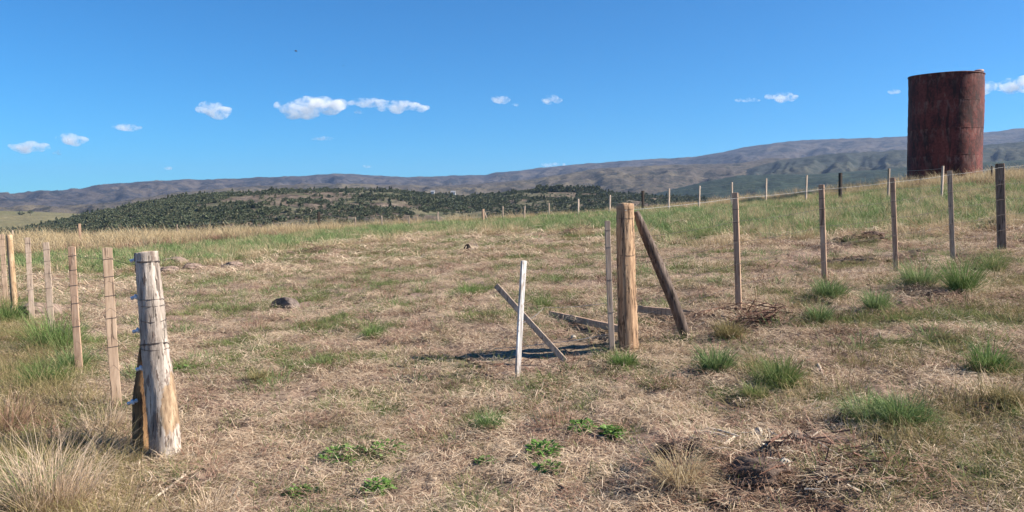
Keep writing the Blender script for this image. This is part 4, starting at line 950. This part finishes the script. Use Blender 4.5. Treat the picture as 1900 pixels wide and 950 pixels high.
def twigs(name, px, py, rx, ry, n, mat, label, cat, seed, L=(.1, .35), hgt=.16):
    g0 = on_ground(px, py); k = pxm(g0); g = np.random.default_rng(seed); V = []; T = []; o = 0; sh = []; tp = []
    for i in range(n):
        x = g0.x + g.normal(0, rx * k * .5); y = g0.y + g.normal(0, rx * k * .35); z = gz1(x, y) + abs(g.normal(0, hgt * .5)) * math.exp(-((x - g0.x) / (rx * k)) ** 2)
        a = g.random() * 6.283; e = g.normal(.1, .35); l = g.uniform(*L); d = np.array([math.cos(a) * math.cos(e), math.sin(a) * math.cos(e), math.sin(e)]); c = np.array([x, y, z]) - np.array(g0)
        s1 = np.cross(d, [0, 0, 1.0]); s1 /= np.linalg.norm(s1); s2 = np.cross(d, s1); r = g.uniform(.003, .007)
        for q, rr in ((c - d * l / 2, r), (c + d * l / 2, r * .5)):
            V += [q + s1 * rr, q - s1 * rr * .5 + s2 * rr * .87, q - s1 * rr * .5 - s2 * rr * .87]
        for m in range(3): T.append((o + m, o + (m + 1) % 3, o + 3 + (m + 1) % 3)); T.append((o + m, o + 3 + (m + 1) % 3, o + 3 + m))
        o += 6
    ob = link(name, mesh_np(name, V, None, T), mat); ob.location = g0; tag(ob, label, cat, None, 'stuff'); return ob
twigs('brushwood', 1400, 604, 60, 12, 150, M['twig'], 'reddish brushwood heaped at the foot of the reddish stake', 'brushwood', 1)
twigs('brushwood', 1075, 434, 30, 8, 90, M['twig'], 'reddish brushwood heap below the far fence', 'brushwood', 2, (.2, .8), .4)
twigs('brushwood', 580, 472, 45, 8, 90, M['twig'], 'low brushwood mound below the green band', 'brushwood', 3, (.2, .7), .25)
twigs('brushwood', 1270, 385, 40, 8, 80, M['twig'], 'brown brushwood by the far stakes behind the gate post', 'brushwood', 4, (.2, .8), .3)

twigs('loose_roots', 1440, 868, 230, 70, 110, M['pale_twig'], 'pale roots and straw stalks strewn over the turned earth', 'roots', 5, (.05, .2), .06)
twigs('plant_debris', 1500, 890, 190, 50, 240, M['twig'], 'brown roots and stalks pulled up with the turned earth', 'plant debris', 6, (.05, .22), .08)
twigs('chopped_stalks', 1010, 690, 220, 40, 120, M['twig'], 'short brown stalks scattered on the bare gateway', 'stalks', 7, (.05, .18), .03)
# ------------------------------------------------------------------ tufts and weeds that stand out one by one
def tuft(px, py, wpx, hpx, mat, label, seed, n=240, lean=.55, curve=.7, wd=(.003, .006), name='grass_tuft', cat='grass tuft', group='grass tufts standing out on the slope', extra=None, name_mat=None):
    g = on_ground(px, py); k = pxm(g); rad = wpx * k * .25; h = hpx * k * 1.6
    parts = [blades(n, rad, (h * .45, h * 1.15), wd, lean, curve, seed=seed)]
    if cat == 'grass tuft':
        parts.append(blades(int(n * .55), rad * 1.9, (h * .15, h * .55), wd, lean * 1.7, 1.0, seed=seed + 1000))
        gt = np.random.default_rng(seed + 5)
        for q in range(2):
            V, Q, T, sh, tp = blades(int(n * .3), rad * .55, (h * .3, h * .85), wd, lean * 1.2, 1.0, seed=seed + 2000 + q); V = V + np.array([gt.normal(0, rad * 1.0), gt.normal(0, rad * .8), 0]); parts.append((V, Q, T, sh, tp))
    if extra: parts += extra(rad, h)
    o = link(name, blade_mesh(name, parts), mat); o.location = g; return tag(o, label, cat, group)
TUFTS = [
    (1668,795,90,62,'blue_grass','tall spiky green tuft in straw, its blades fanned wide above turned earth',300),
    (1608,785,95,50,'blue_grass','low wide green tuft joined to the spiky one above turned earth',301),
    (1328,692,62,52,'blue_grass','round bluish green tuft in straw below the brace pole',302),
    (1157,682,46,28,'bright_grass','small bright tuft at the foot of the round gate post',303),
    (1450,722,66,58,'grass','olive green tuft between the round bluish tuft and the bleached root',304),
    (1832,690,58,56,'bright_grass','lush green tuft near the photo edge under the fence slope',305),
    (1540,556,80,38,'blue_grass','wide green tuft at the foot of the second brown stake',306),
    (1624,580,36,44,'blue_grass','narrow bluish tuft below the third brown stake',307),
    (1706,538,88,42,'blue_grass','wide dark green tuft below the stake in front of the tank',308),
    (1785,546,52,66,'bright_grass','tallest bright green tuft, above a dark clod',309),
    (1520,598,46,34,'blue_grass','spiky tuft just below the wide tuft of the second stake',310),
    (1845,505,42,36,'grass','green tuft below the thick dark square post',311),
    (1352,626,62,32,'olive_grass','yellowish tuft under the brushwood',312),
    (1400,745,48,30,'grass','low green tuft between the olive tuft and the round bluish tuft',313),
    (100,650,120,64,'bright_grass','large green tuft around the feet of the pinkish stakes',314),
    (80,722,80,50,'bright_grass','green tuft with yellow tips below the pinkish stakes',315),
    (135,690,60,50,'blue_grass','green tuft at the foot of the reddish brown stake',316),
    (12,600,46,50,'bright_grass','green tuft cut by the photo edge near the boulder',317),
    (868,548,40,22,'bright_grass','low green tuft left of the slanting gate batten',318),
    (690,628,28,26,'bright_grass','small green tuft alone in the open field',319),
    (1010,572,40,22,'grass','small green tuft behind the white batten',320),
    (1306,444,40,24,'grass','green tuft behind the brace pole on the field',321),
    (480,715,28,24,'olive_grass','small olive tuft between the thick grey post and the shadow',322),
    (1870,760,60,40,'olive_grass','yellow green tuft at the photo edge below the lush one',323),
    (908,800,44,34,'blue_grass','soft grey green tuft between the two weed patches',324)]
for (px, py, w, h, m, lab, sd) in TUFTS:
    tuft(px, py, w, h, M[m], lab, sd, n=int(260 + w * 2.4))
# big dry bunch grass in the near corner
tuft(95, 950, 215, 112, M['pink_grass'], 'big pinkish dry bunchgrass in the near corner', 400, n=800, lean=.55, curve=.55, wd=(.002, .0038), name='bunchgrass', cat='bunchgrass', group=None,
     extra=lambda r, h: [blades(80, r * 1.1, (h * .9, h * 1.5), (.0015, .0028), .35, .4, seed=402)])
tuft(58, 950, 80, 82, M['bright_grass'], 'green clump growing inside the big pinkish bunchgrass', 403, n=220, lean=.35, name='bunchgrass', cat='bunchgrass', group=None)
tuft(190, 800, 110, 62, M['pink_grass'], 'thin pale bunchgrass between the big bunchgrass and the sawn stake', 404, n=260, lean=.5, wd=(.0015, .003), name='bunchgrass', cat='bunchgrass', group=None)
tuft(15, 800, 90, 70, M['brown_straw'], 'brown dead bunchgrass at the photo edge above the big pinkish one', 405, n=300, lean=.6, wd=(.002, .004), name='bunchgrass', cat='bunchgrass', group=None)
tuft(390, 945, 130, 52, M['straw'], 'flattened straw bunch beside the foot of the thick grey post', 406, n=380, lean=1.0, curve=.8, wd=(.002, .004), name='bunchgrass', cat='bunchgrass', group=None)
tuft(1265, 925, 110, 70, M['pale_grass'], 'dry bunchgrass at the outer edge of the turned earth', 407, n=420, lean=.8, curve=.8, wd=(.002, .004), name='bunchgrass', cat='bunchgrass', group=None)
tuft(1020, 782, 44, 26, M['pink_grass'], 'small pinkish dry bunch above the bright weeds', 408, n=200, lean=.8, wd=(.002, .004), name='bunchgrass', cat='bunchgrass', group=None)
# broadleaf weeds
def weed(px, py, wpx, hpx, label, seed, n=160):
    g = on_ground(px, py); k = pxm(g)
    o = link('leafy_weed', blade_mesh('leafy_weed', [leaves(n, wpx * k * .5, hpx * k * .8, (.02, .055), seed)]), M['weed']); o.location = g
    tag(o, label, 'weed', 'leafy green weeds in the near straw')
for a in [(1010,850,56,44,'bright leafy weed below the small pinkish dry bunch',500),(1080,805,48,30,'bright leafy weed, middle of the three above the bottom centre',501),(1135,812,40,26,'bright leafy weed at the far end of the row, toward the turned earth',502),
          (640,850,90,34,'wide leafy weed patch left of the centre',503,260),(715,842,80,26,'leafy weed patch on the inner side of the wide patch',504,200),(700,912,48,40,'leafy weed below the wide patch',505),(560,912,50,18,'low leafy weed near the bottom, below the open straw',506),
          (340,695,34,12,'small dark leafy weed right behind the thick grey post',507,70),(1020,880,50,24,'leafy weed trailing just under the brightest one',508,80),(900,858,36,16,'small leafy weed between the wide patch and the bright row',509,60)]:
    weed(*a)

# ------------------------------------------------------------------ tiny far things
for i, (px, py, h, lab) in enumerate([(38,394,11,'lone dark tree at the top of the far pasture'),(56,392,8,'small dark tree at the pasture edge next to the lone one'),(58,406,9,'dark tree standing low on the far pasture')]):
    d = 1150.0; p = P(px, py, d); t = empty('pasture_tree', p - Vector((0, 0, h * d / FPX * .5))); tag(t, lab, 'tree', 'trees on the far pasture'); s = h * d / FPX
    me = tree_proto('crown', 'bush', 700 + i); o = link('crown', me, M['tree'], t); o.scale = (s, s, s)
    shaft('trunk', [(0, 0, -3), (0, 0, s * .25), (.1, 0, s * .5)], [.3, .22, .12], seg=7, mat=M['dark_log'], parent=t, sub=2)
def farmhouse(px, py, d, w, label):
    p = P(px, py, d); t = empty('farmhouse', p - Vector((0, 0, 2.0))); tag(t, label, 'house', 'tiny houses on the wooded hill')
    bm = bmesh.new(); bmesh.ops.create_cube(bm, size=1.0, matrix=Matrix.Diagonal((w, 6, 5, 1))); bmesh.ops.bevel(bm, geom=bm.edges[:], offset=.06); me = bpy.data.meshes.new('wall'); bm.to_mesh(me); bm.free()
    link('wall', me, M['white_wire'], t)
    V = [(-w / 2 - .4, -3.4, 2.5), (w / 2 + .4, -3.4, 2.5), (w / 2 + .4, 3.4, 2.5), (-w / 2 - .4, 3.4, 2.5), (-w / 2 - .4, 0, 4.2), (w / 2 + .4, 0, 4.2)]
    link('roof', mesh_np('roof', V, [(0, 1, 5, 4), (2, 3, 4, 5), (3, 2, 1, 0)], [(0, 4, 3), (1, 2, 5)]), M['galv'], t)
farmhouse(803, 357, 850, 3.4, 'tiny white house among trees on the hill ridge')
farmhouse(841, 358, 860, 4.5, 'tiny pale long house on the hill ridge, nearer the pine block')
def bird(px, py, d, span, label, roll):
    p = P(px, py, d); V = []; T = []; Q = []; seg = 8
    prof_ = [(-.5, .01), (-.36, .05), (-.1, .085), (.15, .08), (.32, .05), (.40, .055), (.47, .03), (.53, .004)]
    for (x, r) in prof_: V += [(x * span * .6, r * span * .7 * math.cos(a), r * span * .7 * math.sin(a)) for a in np.linspace(0, 2 * math.pi, seg, endpoint=False)]
    for i in range(len(prof_) - 1):
        for j in range(seg): Q.append((i * seg + j, i * seg + (j + 1) % seg, (i + 1) * seg + (j + 1) % seg, (i + 1) * seg + j))
    for s in (-1, 1):
        o = len(V); 
        for (y, x0, x1, z) in ((.03, .13, -.13, .02), (.22, .16, -.10, .11), (.40, .10, -.10, .10), (.55, .0, -.08, .05)):
            V += [(x0 * span, s * y * span, z * span), (x1 * span, s * y * span, z * span - .004), ((x0 + x1) / 2 * span, s * y * span, z * span + .012 * span)]
        for k in range(3):
            b = o + k * 3; 
            for m in range(3): Q.append((b + m, b + (m + 1) % 3, b + 3 + (m + 1) % 3, b + 3 + m))
        T.append((o + 9, o + 10, o + 11))
    o = len(V); V += [(-.26 * span, 0, .01), (-.46 * span, .09 * span, .01), (-.46 * span, -.09 * span, .01), (-.3 * span, 0, .03 * span)]; T += [(o, o + 1, o + 3), (o, o + 3, o + 2), (o + 1, o + 2, o + 3), (o, o + 2, o + 1)]
    ob = link('bird', mesh_np('bird', V, Q, T, True), M['black_post']); ob.location = p; ob.rotation_euler = (R(roll), R(8), R(25)); tag(ob, label, 'bird', 'birds in the sky')
bird(549, 95, 90, .62, 'dark bird flying high over the widest cloud', 25)
bird(637, 122, 190, .55, 'faint tiny bird, lower and farther than the dark one', -15)

# ------------------------------------------------------------------ clouds, as bodies of vapour far beyond the mountains
def cloud_mat(name, dens, lump):
    n = NT(name); co = n.coord('Object')
    f = n.math('ADD', n.math('MULTIPLY', n.noise(n.mapping(co, (1, 1, 1.4)), lump, 6, .66, .5), .6), n.math('MULTIPLY', n.noise(co, lump * .42, 3, .5), .4)); d = n.math('MULTIPLY', n.sm(f, .455, .60), dens)
    v = n.n('ShaderNodeVolumePrincipled'); n.set(v, 'Color', (1.0,1.0,1.0)); n.set(v, 'Density', d); n.set(v, 'Anisotropy', .0)
    n.t.links.new(v.outputs[0], n.out.inputs['Volume']); return n.m
M['cloud'] = cloud_mat('cloud_vapour', .0095, .0095)
M['thin_cloud'] = cloud_mat('thin_cloud_vapour', .008, .010)
DC = 11000.0
def cloud(px, py, w, h, label, seed, mat='cloud', flat=.0):
    g = np.random.default_rng(seed); k = DC / FPX; W_, H_ = w * k * .98, h * k * .90; c = P(px, py, DC)
    bm = bmesh.new(); n = max(5, int(w / h * 5))
    for i in range(n):
        t = (i + .5) / n; x = (t - .5) * W_ * .86; env = math.sqrt(max(.08, 1 - (2 * t - 1) ** 2))
        r = H_ * g.uniform(.34, .54) * (.45 + .55 * env); z = g.uniform(-.28, .26) * H_ * env
        mtx = Matrix.Translation((x + g.normal(0, W_ * .02), g.normal(0, H_ * .3), z)) @ Matrix.Diagonal((1.35, 1.2, .85, 1))
        bmesh.ops.create_icosphere(bm, subdivisions=2, radius=r, matrix=mtx)
    me = bpy.data.meshes.new('cloud'); bm.to_mesh(me); bm.free()
    o = link('cloud', me, M[mat]); o.location = c; o.rotation_euler = (0, R(g.uniform(-3, 3)), 0)
    m = o.modifiers.new('merge', 'REMESH'); m.mode = 'VOXEL'; m.voxel_size = max(H_ / 22, 8)
    tag(o, label, 'cloud', 'small clouds over the mountains'); return o
cloud(580, 200, 138, 44, 'widest and brightest white cloud, puffy on top', 1)
cloud(682, 191, 84, 20, 'thin greyish cloud joining the widest cloud to its neighbour', 2, 'thin_cloud')
cloud(744, 198, 108, 25, 'long pale cloud just right of the widest cloud', 3)
cloud(667, 208, 22, 9, 'wisp of cloud under the thin greyish one', 4, 'thin_cloud')
cloud(398, 205, 66, 30, 'single white cloud between the widest cloud and the lower row', 5)
cloud(237, 236, 56, 18, 'pale narrow cloud, third from the lowest white one', 6)
cloud(138, 260, 56, 26, 'small cloud directly next to the lowest white cloud', 7)
cloud(56, 273, 78, 24, 'flat white cloud, lowest and leftmost over the ridge', 8)
cloud(107, 283, 18, 9, 'tiny wisp beside the flat lowest cloud', 9, 'thin_cloud')
cloud(599, 257, 46, 9, 'faint thin cloud below the widest cloud', 10, 'thin_cloud')
cloud(928, 184, 38, 17, 'small white cloud, left one of a high pair', 11)
cloud(1023, 186, 36, 19, 'small white cloud, right one of a high pair', 12)
cloud(957, 194, 14, 7, 'tiny wisp within the high pair of small clouds', 13, 'thin_cloud')
cloud(1450, 180, 68, 19, 'bright small cloud left of the rusty tank', 14)
cloud(1387, 186, 54, 9, 'thin streak of cloud trailing from the bright small one', 15, 'thin_cloud')
cloud(1660, 170, 24, 11, 'tiny white cloud close by the rusty tank', 16)
cloud(1880, 160, 74, 34, 'white cloud cut by the photo edge beyond the tank', 17)
cloud(1833, 163, 30, 24, 'small cloud partly hidden by the rusty tank', 18)
cloud(1025, 306, 52, 12, 'pale cloud peeping just over the mountain ridge', 19, 'thin_cloud')
cloud(314, 311, 22, 8, 'faintest tiny wisp over the near end of the ridge', 20, 'thin_cloud')
cloud(683, 308, 20, 8, 'faint tiny wisp over the middle of the ridge', 21, 'thin_cloud')

# ------------------------------------------------------------------ the air
n = NT('air'); v = n.n('ShaderNodeVolumePrincipled'); n.set(v, 'Color', (.48,.66,1.0)); n.set(v, 'Density', 5.5e-5); n.set(v, 'Anisotropy', .3)
n.t.links.new(v.outputs[0], n.out.inputs['Volume'])
bm = bmesh.new(); bmesh.ops.create_cube(bm, size=1.0); me = bpy.data.meshes.new('haze'); bm.to_mesh(me); bm.free()
hz = link('haze', me, n.m); HT = max(float(np.array([v.co.z for v in bpy.data.objects['mountain_range'].data.vertices]).max()), 300) + 12
hz.scale = (19000, 17000, HT + 140); hz.location = (0, 1500, (HT - 140) / 2); print('haze top', HT); tag(hz, 'thin blue air between the hilltop and the mountains', 'haze', None, 'stuff')
